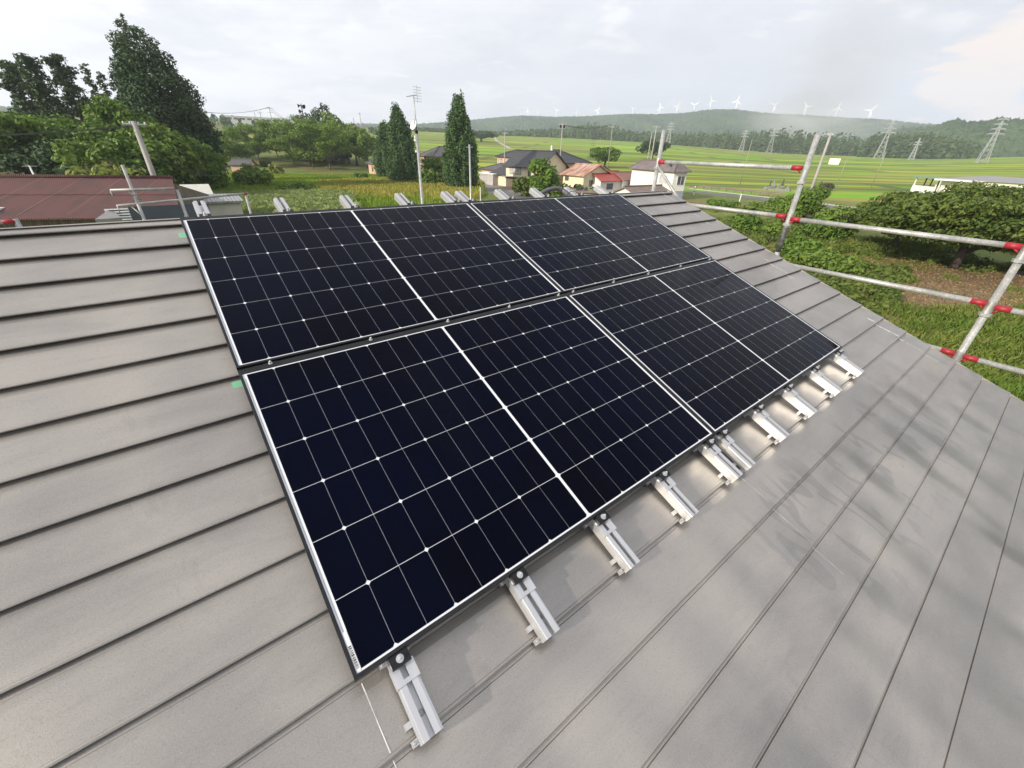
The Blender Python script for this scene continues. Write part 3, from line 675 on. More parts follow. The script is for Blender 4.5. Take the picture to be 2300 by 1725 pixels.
def bush(name, loc, H, Wd, lmat, seed, leaf=.3, nb=20, per=2.3):
    rng = np.random.default_rng(seed); bl = []; Rr = Wd / 2; limbs = []
    for i in range(nb):
        a = rng.uniform(0, 6.28); r_ = Rr * math.sqrt(rng.uniform()) * .78; z = H * rng.uniform(.22, .86) * (1 - .35 * (r_ / Rr) ** 2); s = Rr * rng.uniform(.22, .38)
        bl.append(((math.cos(a) * r_, math.sin(a) * r_, z), (s, s, min(s, H * .3)))); 
        if i % 4 == 0: limbs.append(((math.cos(a) * r_, math.sin(a) * r_, z), .1, .05))
    mb = MB(); trunk(mb, H * .5, .07, rng, 0, limbs, 6)
    return tree_obj(name, loc, clump(bl, per, leaf, rng, .5), mb, lmat)
G_dark = leafmat('dark_conifer_foliage', (0.033, 0.066, 0.026), (0.051, 0.090, 0.031), (0.086, 0.138, 0.044), .35, .12)
G_cyp = leafmat('cypress_foliage', (0.042, 0.089, 0.030), (0.067, 0.128, 0.039), (0.120, 0.199, 0.058), .6, .15)
G_mid = leafmat('broadleaf_foliage', (0.077, 0.149, 0.021), (0.124, 0.206, 0.027), (0.192, 0.280, 0.041), .4)
G_light = leafmat('light_green_foliage', (0.110, 0.181, 0.028), (0.151, 0.224, 0.037), (0.222, 0.302, 0.059), .4)
G_cherry = leafmat('cherry_foliage', (0.102, 0.177, 0.027), (0.150, 0.237, 0.034), (0.232, 0.317, 0.049), .35)
G_yellow = leafmat('yellow_green_foliage', (0.138, 0.196, 0.032), (0.218, 0.253, 0.046), (0.345, 0.345, 0.069), .5)
G_brown = leafmat('brown_tipped_foliage', (0.130, 0.124, 0.046), (0.111, 0.137, 0.046), (0.195, 0.156, 0.065), .5)
G_chest = leafmat('glossy_broad_leaves', (0.056, 0.100, 0.016), (0.104, 0.148, 0.024), (0.242, 0.264, 0.066), .55, .22)
G_rust = leafmat('reddish_shrub_leaves', (0.111, 0.078, 0.046), (0.078, 0.072, 0.039), (0.143, 0.104, 0.065), .8)
def top_h(x, y, p):                       # height that brings the top of a thing standing at p to image row y
    r = ray(x, y); return EZ + r.z / math.hypot(r.x, r.y) * math.hypot(p.x, p.y) - p.z
# -- the tall conifer and the stand of pines on the left
p = onaz(383, 380, 106); tag(conecrown('conifer_tree', p, top_h(268, 40, p) + .6, 7.4, G_dark, 11, .23, 1.5, .05, 330, .66, .62, .5, .42), 'tallest dark cone shaped conifer rising above all the other trees', 'tree')
PL = [(14, 134, 118, 2.9, .42, 'tall pine with a crooked crown at the left edge of the picture'), (62, 128, 112, 2.9, .38, 'tall dark pine with a long bare trunk above the barn roof'), (118, 122, 124, 2.9, .48, 'dark pine with a tufted leaning top, third from the left edge'),
      (180, 140, 128, 1.35, .4, 'narrow ragged pine between the tufted pine and the tall conifer'), (212, 156, 130, 1.3, .4, 'short ragged pine, second from the tall conifer'), (246, 160, 126, 1.7, .4, 'short pine touching the left side of the tall conifer')]
for i, (x, y, d, rr, br, lb) in enumerate(PL):
    p = at(x, y, d); p = Vector((p.x, p.y, gz(p.x, p.y))); tag(pine('pine_tree', p, top_h(x, y, p), rr, G_dark, 20 + i, br, .24, 75), lb, 'tree', 'pines left of the tall conifer')
BT = [(215, 200, 90, 13, G_mid, 'rounded leafy tree below the tall conifer, its top level with the pines'), (130, 232, 96, 13, G_mid, 'leafy tree filling the gap below the tufted pine'), (30, 235, 100, 13, G_light, 'leafy tree at the left edge under the pines'),
      (330, 252, 84, 11, G_light, 'feathery light green tree standing in front of the tall conifer'), (75, 300, 84, 10, G_dark, 'low dark tree behind the barn at the left'), (268, 290, 78, 9, G_mid, 'leafy tree behind the leaning utility pole'), (400, 290, 88, 9, G_mid, 'leafy tree at the foot of the tall conifer on its right'), (170, 285, 76, 8, G_light, 'light green tree behind the yellow bush'), (-60, 210, 90, 14, G_mid, 'leafy tree partly cut by the left edge')]
for i, (x, y, d, w, lm, lb) in enumerate(BT):
    p = at(x, y, d); p = Vector((p.x, p.y, gz(p.x, p.y))); tag(broadleaf('leafy_tree', p, top_h(x, y, p), w, lm, 40 + i, .30, 2.0, .05, 60, .8, None, .26), lb, 'tree')
BU = [(222, 344, 66, 7.5, G_yellow, 'bright yellow green bush behind the barn ridge'), (205, 326, 72, 5, G_brown, 'brown tipped bush above the bright yellow bush'), (35, 345, 68, 6, G_brown, 'brownish shrub behind the barn at the left edge'), (130, 350, 68, 5, G_dark, 'dark low shrub beside the yellow bush'), (290, 350, 72, 5, G_dark, 'dark shrub between the yellow bush and the utility pole')]
for i, (x, y, d, w, lm, lb) in enumerate(BU):
    p = at(x, y, d); p = Vector((p.x, p.y, gz(p.x, p.y))); tag(bush('bush', p, top_h(x, y, p), w, lm, 60 + i, .32, 26), lb, 'bush')
# -- spreading trees round the meadow
CT = [(500.6, 359.6, 274, 11, 'lone spreading tree with forked trunk, leftmost of the tree row'), (560, 346, 262, 13, 'spreading tree behind and right of the lone forked one'), (633, 353, 250, 14, 'spreading spreading tree third from the left in the row'), (672, 360, 246, 13, 'spreading spreading tree in the middle of the row'),
      (714, 368, 254, 13, 'spreading tree with the nearest trunk in the row'), (755, 347, 262, 12, 'spreading tree at the right end of the row, behind the nearest trunk'), (600, 340, 258, 13, 'spreading tree at the back of the row left of the loudspeaker pole'), (455, 340, 282, 10, 'low spreading tree touching the foot of the tall conifer')]
for i, (x, y, yt, w, lb) in enumerate(CT):
    p = on(x, y); tag(cherry('spreading_tree', p, top_h(x, yt, p), w * 1.5, G_cherry, 80 + i, .32), lb, 'tree', 'spreading trees round the meadow')
DT = [(786, 288, 190, 9, G_cherry, 'roadside tree left of the cypresses'), (815, 292, 200, 9, G_mid, 'roadside tree touching the left cypress'), (745, 292, 205, 10, G_mid, 'roadside tree behind the right end of the tree row')]
for i, (x, y, d, w, lm, lb) in enumerate(DT):
    p = at(x, y, d); p = Vector((p.x, p.y, gz(p.x, p.y))); tag(broadleaf('roadside_tree', p, top_h(x, y, p), w, lm, 95 + i, .5, 2.2, .18, 30), lb, 'tree')
HT = [(693, 222, 215, 15, 0, 'pointed dark conifer topping the clump behind the spreading trees'), (672, 238, 218, 16, 0, 'dark conifer left of the pointed one behind the spreading trees'), (648, 246, 212, 13, 1, 'dark rounded tree behind the loudspeaker pole'), (722, 244, 205, 15, 2, 'light green bamboo clump behind the spreading trees'), (757, 260, 200, 14, 2, 'arching bamboo clump at the right of the dark conifers'), (624, 258, 220, 9, 1, 'low dark tree left of the loudspeaker pole')]
for i, (x, y, d, w, kd, lb) in enumerate(HT):
    p = at(x, y, d); p = Vector((p.x, p.y, gz(p.x, p.y))); h = top_h(x, y, p)
    o = conecrown('conifer_tree', p, h, w * .55, G_dark, 110 + i, .5, 2, .1, 90, .8, .6, 1, .5) if kd == 0 else broadleaf('bamboo_clump' if kd == 2 else 'leafy_tree', p, h, w, G_light if kd == 2 else G_dark, 110 + i, .6, 2.2, .1, 30)
    tag(o, lb, 'tree' if kd != 2 else 'bamboo')
# -- cypresses
for i, (x, yb, xt, yt, rr, lb) in enumerate(((872, 398, 858, 230, 4.0, 'shorter pointed cypress left of the dish antenna'), (843, 388, 835, 262, 3.4, 'lower cypress merged into the left side of the shorter pointed cypress'), (997, 412, 993, 204, 4.3, 'tallest narrow cypress right of the dish antenna'))):
    p = on(x, yb); tag(cypress('cypress', p, top_h(xt, yt, p), rr * math.hypot(p.x, p.y) / 108, G_cyp, 130 + i, .25, 190 if i != 1 else 120), lb, 'tree')
for i, (x, yb, yt, w, lm, lb) in enumerate(((938, 395, 337, 7.5, G_mid, 'leafy bush between the two tall cypresses'), (955, 404, 372, 4.5, G_chest, 'dark broad leaved shrub at the foot of the tallest cypress'), (925, 404, 360, 5, G_cherry, 'olive green bush right of the dish antenna mast'),
        (1171, 428, 338, 8.2, G_mid, 'dense rounded tree in front of the cream house'), (1128, 424, 380, 5, G_chest, 'dark shrub at the left foot of the tree before the cream house'), (1208, 430, 392, 5, G_mid, 'shrub at the right foot of the tree before the cream house'),
        (1246, 428, 398, 4, G_chest, 'green shrub below the flat roofed store'), (1352, 404, 382, 3.2, G_mid, 'small green shrub beside the yellow garden shed'), (1072, 394, 385, 3, G_chest, 'small dark shrub beside the annex of the cream house'), (1275, 426, 404, 4, G_cherry, 'green shrub in front of the yellow garden shed'))):
    p = on(x, yb); tag(bush('bush', p, top_h(x, yt, p), w * .95, lm, 150 + i, .34, 34), lb, 'bush')
for i, (x, yb, yt, w, lm, lb) in enumerate(((1305, 362, 314, 14, G_mid, 'round crowned tree at the edge of the rice fields behind the red roofs'), (1408, 345, 300, 13, G_dark, 'dark tree among boulders in the rice fields'), (1040, 306, 282, 15, G_dark, 'lone dark tree at the left end of the rice fields'))):
    p = on(x, yb); tag(broadleaf('field_tree', p, top_h(x, yt, p), w * math.hypot(p.x, p.y) / 200, lm, 170 + i, .6, 2.3, .12, 34), lb, 'tree')
# -- meadow bushes
for i, (x, yb, yt, w, lm, lb) in enumerate(((556, 405, 358, 8.5, G_cherry, 'large rounded bush standing alone in the meadow'), (600, 378, 352, 4, G_yellow, 'yellow green shrub behind the meadow bush'), (645, 424, 396, 7, G_mid, 'low dark shrub in the meadow right of the large bush'), (440, 362, 342, 5, G_mid, 'shrub at the far left end of the meadow'), (478, 360, 346, 4, G_chest, 'shrub beside the lone forked spreading tree'), (575, 360, 345, 4.5, G_chest, 'dark shrub behind the large meadow bush'), (780, 392, 372, 4, G_mid, 'shrub left of the pink walled garage'))):
    p = on(x, yb); tag(bush('bush', p, top_h(x, yt, p), w, lm, 190 + i, .34, 30), lb, 'bush')
# -- right: broad leaved trees, shrubs
for i, (x, yb, yt, w, lb) in enumerate(((2060, 580, 390, 17.5, 'big spreading broad leaved tree, the middle of three on the right'), (1930, 535, 424, 12.5, 'left one of three spreading broad leaved trees, its crown the lowest'), (2225, 595, 398, 15, 'broad leaved tree cut by the right edge, right one of three'))):
    p = on(x, yb); tag(broadleaf('broadleaf_tree', p, top_h(x, yt, p), w, G_chest, 210 + i, .18, 1.8, .17, 150 if i != 1 else 90, .9, .35, .20), lb, 'tree', 'broad leaved trees on the right')
SH = [(1735, 492, 385, 4.2, G_mid, 'slim leafy tree behind the middle scaffold upright'), (1700, 486, 410, 4.0, G_cherry, 'leafy shrub left of the slim tree'), (1800, 510, 440, 6.5, G_cherry, 'wide olive shrub left of the broad leaved trees'), (1765, 516, 470, 5, G_mid, 'low shrub below the slim leafy tree'), (1610, 500, 462, 4, G_mid, 'shrub beyond the roof edge left of the small sapling'),
      (1657, 525, 470, 1.9, G_light, 'small upright sapling on bare soil beyond the roof edge'), (1782, 412, 396, 4.5, G_rust, 'reddish shrub beside the gravestones'), (1640, 462, 438, 6, G_light, 'grassy shrub below the road fence'), (1560, 450, 432, 6, G_mid, 'long low shrub by the road near the white house'), 
      (1770, 585, 540, 6, G_light, 'light green mound of weeds behind the middle rail'), (1720, 560, 515, 4, G_mid, 'shrub right of the middle scaffold upright'), (1680, 455, 425, 5, G_mid, 'shrub between the road fence and the slim tree')]
for i, (x, yb, yt, w, lm, lb) in enumerate(SH):
    p = on(x, yb); o = bush('bush', p, top_h(x, yt, p), w, lm, 230 + i, .19, 34, 2.0); tag(o, lb, 'shrub')
# -- far woods: one mass
def woods():
    rng = np.random.default_rng(9); C = []; N = []; Sz = []
    top1 = [azel(x, y) for x, y in ((880, 284), (930, 286), (960, 284), (1060, 284), (1110, 279), (1140, 277), (1180, 279), (1215, 274), (1250, 266), (1275, 262), (1300, 264), (1330, 270), (1365, 282), (1440, 284), (1500, 283), (1545, 279), (1600, 281), (1650, 276), (1705, 274), (1740, 276), (1752, 284), (1790, 283), (1850, 288), (1862, 298))]
    top2 = [azel(x, y) for x, y in ((1868, 300), (1880, 290), (1905, 283), (1960, 281), (2015, 284), (2060, 291), (2095, 298), (2118, 310), (2128, 326))]
    def add(top, d0, d1, n, lo):
        ax = [t[0] for t in top]; ay = [t[1] for t in top]
        for _ in range(n):
            az = rng.uniform(ax[0], ax[-1]); d = rng.uniform(d0, d1); x, y = d * math.sin(R(az)), d * math.cos(R(az)); z0 = gz(x, y)
            front = (d1 - d) / (d1 - d0); H = (EZ + d * math.tan(R(float(np.interp(az, ax, ay)))) - z0) * rng.uniform(.80, 1.03) * (1 - .42 * front * lo)
            if H < 4: H = rng.uniform(4, 6)
            w = rng.uniform(3.2, 5.2); con = rng.uniform() < .6; k = 30
            t = rng.uniform(.05, 1, k); a = rng.uniform(0, 6.28, k); rr = w * ((1 - t) ** .7 if con else np.sqrt(np.clip(1 - (2 * t - .9) ** 2 / 1.3, .05, 1))) * rng.uniform(.5, 1, k)
            D = np.stack([np.cos(a), np.sin(a), .5 + t * .5], 1); C.append(np.stack([x + np.cos(a) * rr, y + np.sin(a) * rr, z0 + H * t], 1)); N.append(D); Sz.append(np.full(k, 1.7 if con else 2.1))
    add(top1, 860, 985, 1500, 1); add(top2, 800, 900, 620, 1)
    hx = [azel(x, y) for x, y in ((430, 246), (480, 249), (560, 258), (620, 262), (800, 280), (880, 283))]
    add(hx, 560, 720, 70, 0)
    return leaf_quads(np.concatenate(C), np.concatenate(N), np.concatenate(Sz), rng, .75, .4)
stuff(quads('far_woods', woods(), leafmat('far_wood_foliage', (.034, .066, .022), (.060, .10, .030), (.11, .155, .040), .012, .1)), 'long belts of dark conifers along the far side of the rice fields', 'woods')
# -- grasses
def blades(P, h, w, k, rng, spread, lean=.35):
    n = len(P); P = np.repeat(P, k, 0); h = np.repeat(h, k) * rng.uniform(.55, 1.1, n * k); P = P + np.concatenate([rng.normal(0, spread, (n * k, 2)), np.zeros((n * k, 1))], 1)
    a = rng.uniform(0, 6.28, n * k); T = np.stack([np.cos(a), np.sin(a), a * 0], 1); b = rng.uniform(0, 6.28, n * k)
    Ln = np.stack([np.cos(b), np.sin(b), b * 0], 1) * (h * rng.uniform(.1, 1, n * k) * lean)[:, None]; up_ = np.stack([a * 0, a * 0, h], 1)
    ww = (w * rng.uniform(.6, 1.3, n * k))[:, None]
    return np.stack([P - T * ww, P + T * ww, P + up_ + Ln + T * ww * .25, P + up_ * .96 + Ln * 1.25 - T * ww * .25], 1)
def field(rng, n, a0, a1, d0, d1, keep=None, pw=.5):
    az = np.radians(rng.uniform(a0, a1, n)); d = d0 + (d1 - d0) * rng.uniform(0, 1, n) ** pw; x, y = np.sin(az) * d, np.cos(az) * d
    if keep is not None: k = keep(x, y, np.degrees(az), d, rng); x, y = x[k], y[k]
    return np.stack([x, y, gz_np(x, y)], 1)
def wavy(x, y, s, ph): return np.sin(x * s + ph + 1.7 * np.sin(y * s * .7 + ph)) * np.cos(y * s * 1.1 - ph + 1.3 * np.sin(x * s * .6))
rg = np.random.default_rng(31)
GM1 = leafmat('meadow_grass_blades', (0.138, 0.247, 0.021), (0.220, 0.320, 0.027), (0.348, 0.402, 0.052), .12, .3)
GM2 = leafmat('reed_blades', (0.164, 0.226, 0.061), (0.238, 0.292, 0.101), (0.356, 0.394, 0.176), .5, .3)
GM3 = leafmat('flowering_weeds', (0.267, 0.294, 0.042), (0.362, 0.309, 0.068), (0.519, 0.432, 0.114), .35, .3)
GM4 = leafmat('rough_grass_blades', (0.106, 0.177, 0.023), (0.176, 0.225, 0.041), (0.263, 0.260, 0.080), .25, .35)
GM5 = leafmat('leafy_undergrowth', (0.084, 0.134, 0.023), (0.129, 0.171, 0.033), (0.213, 0.228, 0.062), .45, .3)
pts_ = field(rg, 34000, -44, -4.5, 56, 150, lambda x, y, a, d, r: (wavy(x, y, .08, .5) > -.75) & (d > 70 - a * 0))
stuff(quads('meadow_grass', blades(pts_, np.full(len(pts_), 1.0), .09, 4, rg, .4), GM1), 'tall green grass covering the overgrown meadow', 'grass')
pts_ = field(rg, 9000, -40, -21.5, 42, 82)
stuff(quads('reeds', blades(pts_, np.full(len(pts_), 1.9), .055, 7, rg, .35, .9), GM2), 'pale arching reeds just beyond the ridge', 'reeds')
pts_ = field(rg, 15000, -29, -4.5, 56, 128, lambda x, y, a, d, r: (wavy(x, y, .09, 2.1) + .5 * wavy(x, y, .31, .7) > .0) & (np.abs(d - (98 + (a + 17) * 2.0)) < 34))
stuff(quads('flowering_weeds', blades(pts_, np.full(len(pts_), 1.25), .085, 4, rg, .35, .3), GM3), 'straw yellow flowering weeds across the middle of the meadow', 'weeds')
BS = on(2080, 615)
def nodirt(x, y, a, d, r):
    return (wavy(x, y, .22, 1.1) + .6 * wavy(x, y, .6, 2.) > -.05) & ~((np.hypot(x - BS[0], (y - BS[1]) * 1.0) < 7.5) & (wavy(x, y, .9, .3) > -.6))
pts_ = field(rg, 42000, 22, 64, 17, 95, nodirt, .8)
stuff(quads('rough_grass', blades(pts_, .26 + .22 * rg.uniform(size=len(pts_)), .035, 5, rg, .16, .7), GM4), 'rough green grass on the plot below the scaffold', 'grass')
def ug(x, y, a, d, r):
    return (wavy(x, y, .16, 3.3) + .5 * wavy(x, y, .45, .2) > .32 - .4 * ((a < 40) & (d > 36))) & ~((a > 40) & (d < 54) & (d > 30))
pts_ = np.concatenate([field(rg, 1000, 20, 50, 30, 92, ug, .7), field(rg, 620, 31, 43.5, 25, 50, lambda x, y, a, d, r: wavy(x, y, .3, 1.) > -.5, .7)]); nn = len(pts_); Dd = rg.normal(0, 1, (nn * 34, 3)); Dd[:, 2] = np.abs(Dd[:, 2]); Dd /= np.linalg.norm(Dd, axis=1, keepdims=True)
rad = np.repeat(rg.uniform(.3, .8, nn), 34)[:, None]
stuff(quads('undergrowth', leaf_quads(np.repeat(pts_, 34, 0) + Dd * rad * [1.25, 1.25, 1.0] * rg.uniform(.6, 1, (nn * 34, 1)), Dd, .17, rg, .6, .5), GM5), 'thick weedy undergrowth between the roof edge and the road', 'undergrowth')

def litter(x, y, a, d, r): return (np.hypot(x - BS[0], y - BS[1]) < 9.5) | (wavy(x, y, .22, 1.1) + .6 * wavy(x, y, .6, 2.) < -.05)
pts_ = field(rg, 60000, 30, 62, 18, 58, litter, .75); pts_ = pts_[:26000]; nn = len(pts_); Dd = rg.normal(0, .5, (nn, 3)) + np.array([0, 0, 1.0])
stuff(quads('dry_litter', leaf_quads(pts_ + np.array([0, 0, .06]), Dd, .085, rg, .35, .35), leafmat('dry_grass_litter', (.30, .19, .09), (.20, .13, .065), (.40, .30, .16), 1.2, .1)), 'dry brown cuttings scattered over the bare soil', 'litter')

# ================================================================== ROAD
M_asph = pm('asphalt', (.16, .155, .15), (.11, .11, .108), .5, .9, fine=.3)
def strip(name, pts, w, mat, z=.02, par=None):
    pts = [Vector(p) for p in pts]; Lp, Rp = [], []
    for i, p in enumerate(pts):
        d = (pts[min(i + 1, len(pts) - 1)] - pts[max(i - 1, 0)]); d.z = 0; d.normalize(); nrm = Vector((-d.y, d.x, 0))
        for lst, s in ((Lp, 1), (Rp, -1)):
            qn = p + nrm * w / 2 * s; lst.append(Vector((qn.x, qn.y, gz(qn.x, qn.y) + z)))
    mb = MB()
    for i in range(len(pts) - 1): mb.poly([Rp[i], Rp[i + 1], Lp[i + 1], Lp[i]])
    return mb.build(name, mat, par)
rp = [on(880, 393), on(1020, 404), on(1090, 418), on(1180, 430), on(1330, 420), on(1470, 413), on(1560, 421), on(1650, 431), on(1760, 444), on(1900, 462), on(2100, 480)]
struct(strip('road', smooth_path(rp, 4), 6.0, M_asph, .03))
struct(strip('yard', [on(1040, 398), on(1110, 410), on(1190, 428)], 7, pm('packed_earth', (.24, .19, .15), (.17, .145, .12), .5, .95), .018))
rk = smooth_path([on(1490, 408), on(1560, 416), on(1650, 426), on(1750, 438), on(1850, 450)], 5)
kb = MB()
for i in range(len(rk) - 1):
    a, b = rk[i], rk[i + 1]; d = (b - a); d.z = 0; d.normalize(); nn_ = Vector((-d.y, d.x, 0)) * .22; h = Vector((0, 0, .16))
    kb.poly([a - nn_ + h, b - nn_ + h, b + nn_ + h, a + nn_ + h]); kb.poly([a - nn_, b - nn_, b - nn_ + h, a - nn_ + h]); kb.poly([a + nn_ + h, b + nn_ + h, b + nn_, a + nn_])
struct(kb.build('kerb', M_conc))
struct(strip('field_path', [on(1103, 322), on(1075, 306), on(1068, 298), on(1058, 293)], 3.4, pm('gravel_path', (.42, .38, .32), None, .3, .9), .12))
struct(strip('dry_verge', [on(1500, 402), on(1560, 407), on(1640, 414), on(1700, 420)], 9, pm('dry_soil', (.30, .19, .11), (.17, .12, .075), .35, .95, bump=.5, bscale=2), .02))
struct(strip('bare_soil', [on(1880, 648), on(1960, 632), on(2060, 612), on(2180, 600), on(2300, 612)], 6.5, pm('mown_bare_soil', (.20, .13, .07), (.13, .10, .05), .7, .95, bump=.5, bscale=3), .03))
struct(strip('dry_grass_patch', [on(1630, 476), on(1665, 500)], 6, pm('dry_grass', (.25, .19, .09), (.16, .15, .05), .6, .95), .03))
fn = empty('road_fence', rk[0]); mbp = []
for i, p in enumerate(rk[1:-6:1]):
    l = p - rk[0] + Vector((-.5, 1.2, 0)); mbp.append(l); MB().box(l.x - .06, l.x + .06, l.y - .06, l.y + .06, 0, 1.0).build('post', M_wood, fn)
for z in (.55, .9):
    mb = MB()
    for a, b in zip(mbp, mbp[1:]): mb.tube([a + Vector((0, 0, z)), b + Vector((0, 0, z))], .045, 6)
    mb.build('rail', M_wood, fn)
tag(fn, 'low brown post and rail fence along the far side of the road', 'fence')
for x, y0, y1, lb in ((1499, 402, 422, 'red and white striped marker pole by the road, the left one'), (1598, 418, 436, 'plain white marker pole by the road, the right one')):
    p = on(x - 1, y1); o = empty('marker_pole', p); h = top_h(x, y0, p); MB().tube([(0, 0, 0), (0, 0, h)], .09, 10).build('pole', M_white, o)
    if 'striped' in lb:
        for k in range(2): MB().tube([(0, 0, h * (.35 + .35 * k)), (0, 0, h * (.48 + .35 * k))], .094, 10).build('stripe', M_red, o)
    tag(o, lb, 'marker pole')

# ================================================================== HOUSES
def frame_of(P0, P1):
    d = P1 - P0; d.z = 0; return math.atan2(d.y, d.x), d.length
def house(label, P0, P1, D, eave, rise, roof, wallm, roofm, wins=(), over=.6, cat='house', soff=None, name='house', ridge_cap=True):
    a, Wd = frame_of(P0, P1); o = empty(name, P0, a); z0 = 0
    wall = MB(); wall.box(0, Wd, 0, D, z0, eave)
    if roof in ('gx', 'gy'):
        e = .02
        if roof == 'gx':
            for x in (0, Wd): wall.poly([(x, 0, eave), (x, D, eave), (x, D / 2, eave + rise - .05)])
        else:
            for y in (0, D): wall.poly([(0, y, eave), (Wd, y, eave), (Wd / 2, y, eave + rise - .05)])
    wall.build('wall', wallm, o)
    rf = MB(); t = .16; ov = over
    def slab(p):                               # sloping sheet with thickness
        p = [Vector(q_) for q_ in p]; lo = [q_ - Vector((0, 0, t)) for q_ in p]; rf.poly(p); rf.poly(lo[::-1])
        for i in range(len(p)): rf.poly([p[i], lo[i], lo[(i + 1) % len(p)], p[(i + 1) % len(p)]])
    if roof == 'gx':
        dz = rise / (D / 2) * ov; zr = eave + rise + .05; ze = eave - dz + .05
        slab([(-ov, -ov, ze), (Wd + ov, -ov, ze), (Wd + ov, D / 2, zr), (-ov, D / 2, zr)]); slab([(-ov, D / 2, zr), (Wd + ov, D / 2, zr), (Wd + ov, D + ov, ze), (-ov, D + ov, ze)])
        ridge = [((-ov, D / 2, zr + .06), (Wd + ov, D / 2, zr + .06))]
    elif roof == 'gy':
        dz = rise / (Wd / 2) * ov; zr = eave + rise + .05; ze = eave - dz + .05
        slab([(-ov, -ov, ze), (Wd / 2, -ov, zr), (Wd / 2, D + ov, zr), (-ov, D + ov, ze)]); slab([(Wd / 2, -ov, zr), (Wd + ov, -ov, ze), (Wd + ov, D + ov, ze), (Wd / 2, D + ov, zr)])
        ridge = [((Wd / 2, -ov, zr + .06), (Wd / 2, D + ov, zr + .06))]
    elif roof == 'shed':
        slab([(-ov, -ov, eave + .06), (Wd + ov, -ov, eave + .06), (Wd + ov, D + ov, eave + rise), (-ov, D + ov, eave + rise)]); ridge = []
    else:
        hh = min(Wd, D) / 2; zr = eave + rise; ze = eave - .02
        if Wd >= D: r0, r1 = Vector((hh, D / 2, zr)), Vector((max(Wd - hh, hh + .3), D / 2, zr))
        else: r0, r1 = Vector((Wd / 2, hh, zr)), Vector((Wd / 2, max(D - hh, hh + .3), zr))
        c = [Vector((-ov, -ov, ze)), Vector((Wd + ov, -ov, ze)), Vector((Wd + ov, D + ov, ze)), Vector((-ov, D + ov, ze))]
        if Wd >= D: fs = [[c[0], c[1], r1, r0], [c[1], c[2], r1], [c[2], c[3], r0, r1], [c[3], c[0], r0]]
        else: fs = [[c[0], c[1], r0], [c[1], c[2], r1, r0], [c[2], c[3], r1], [c[3], c[0], r0, r1]]
        for f_ in fs: rf.poly(f_)
        lo = [q_ - Vector((0, 0, t)) for q_ in c]; rf.poly(lo[::-1])
        for i in range(4): rf.poly([c[i], lo[i], lo[(i + 1) % 4], c[(i + 1) % 4]])
        up_ = Vector((0, 0, .07)); ridge = [(r0 + up_, r1 + up_)] + [(c[i] + up_, (r0 if (i in (0, 3) if Wd >= D else i in (0, 1)) else r1) + up_) for i in range(4)]
    r_o = rf.build('roof', roofm, o)
    if ridge and ridge_cap:
        mb = MB()
        for a_, b_ in ridge: mb.tube([a_, b_], .13, 6)
        mb.build('ridge_cap', soff or roofm, r_o)
    for wdw in wins:
        face, u0, u1, h0, h1 = wdw[:5]; pane = wdw[5] if len(wdw) > 5 else M_curtain; fm = wdw[6] if len(wdw) > 6 else M_frame; nm = wdw[7] if len(wdw) > 7 else 'window'
        Mx = {'f': Matrix(), 'r': Matrix.Translation((Wd, 0, 0)) @ Matrix.Rotation(math.pi / 2, 4, 'Z'), 'l': Matrix.Translation((0, D, 0)) @ Matrix.Rotation(-math.pi / 2, 4, 'Z')}[face]
        mb = MB(); mb.M = Mx; b = .09
        mb.box(u0 - b, u1 + b, -.07, -.003, h0 - b, h0); mb.box(u0 - b, u1 + b, -.07, -.003, h1, h1 + b); mb.box(u0 - b, u0, -.07, -.003, h0, h1); mb.box(u1, u1 + b, -.07, -.003, h0, h1)
        nmul = max(1, round((u1 - u0) / 1.0))
        for k in range(1, nmul): um = u0 + (u1 - u0) * k / nmul; mb.box(um - .035, um + .035, -.055, -.003, h0, h1)
        w_ = mb.build(nm, fm, o); mb = MB(); mb.M = Mx; mb.box(u0, u1, -.03, -.004, h0, h1); mb.build('pane', pane, w_)
    return tag(o, label, cat)
M_cream = pm('cream_render', (.72, .64, .45), (.64, .56, .40), .35, .85, fine=.08)
M_tan = pm('tan_render', (.66, .44, .27), (.58, .39, .25), .4, .85, fine=.08)
M_pink = pm('salmon_render', (.60, .38, .26), (.50, .33, .24), .5, .85, fine=.1)
M_siding = pm('white_siding', (.74, .72, .66), (.66, .64, .60), .3, .7, sc=(.3, .3, 6))
M_tile = ribbed('dark_roof_tiles', (.035, .036, .042), (.055, .055, .060), .3, 0, .7, .55)
M_tile2 = ribbed('grey_roof_tiles', (.085, .080, .082), (.115, .105, .105), .3, 0, .7, .6)
M_rustroof = ribbed('rusty_sheet_roof', (.30, .10, .055), (.52, .42, .34), .25, 0, .5, .6, 0, .5, (3, .25, 1))
M_redroof = ribbed('red_sheet_roof', (.40, .075, .055), (.30, .07, .055), .45, 0, .6, .5, 0, .4)
M_dullred = ribbed('faded_red_roof', (.28, .12, .09), (.22, .13, .11), .3, 0, .6, .6)
M_mauve = pm('mauve_slate_roof', (.17, .135, .13), (.12, .10, .10), .8, .7)
M_brownroof = pm('brown_slate_roof', (.22, .16, .13), (.17, .13, .11), .8, .75, fine=.3)
M_greyroof = ribbed('grey_sheet_roof', (.28, .28, .28), (.22, .22, .22), .3, 0, .5, .5)
def F(x, y): return x / K, y / K
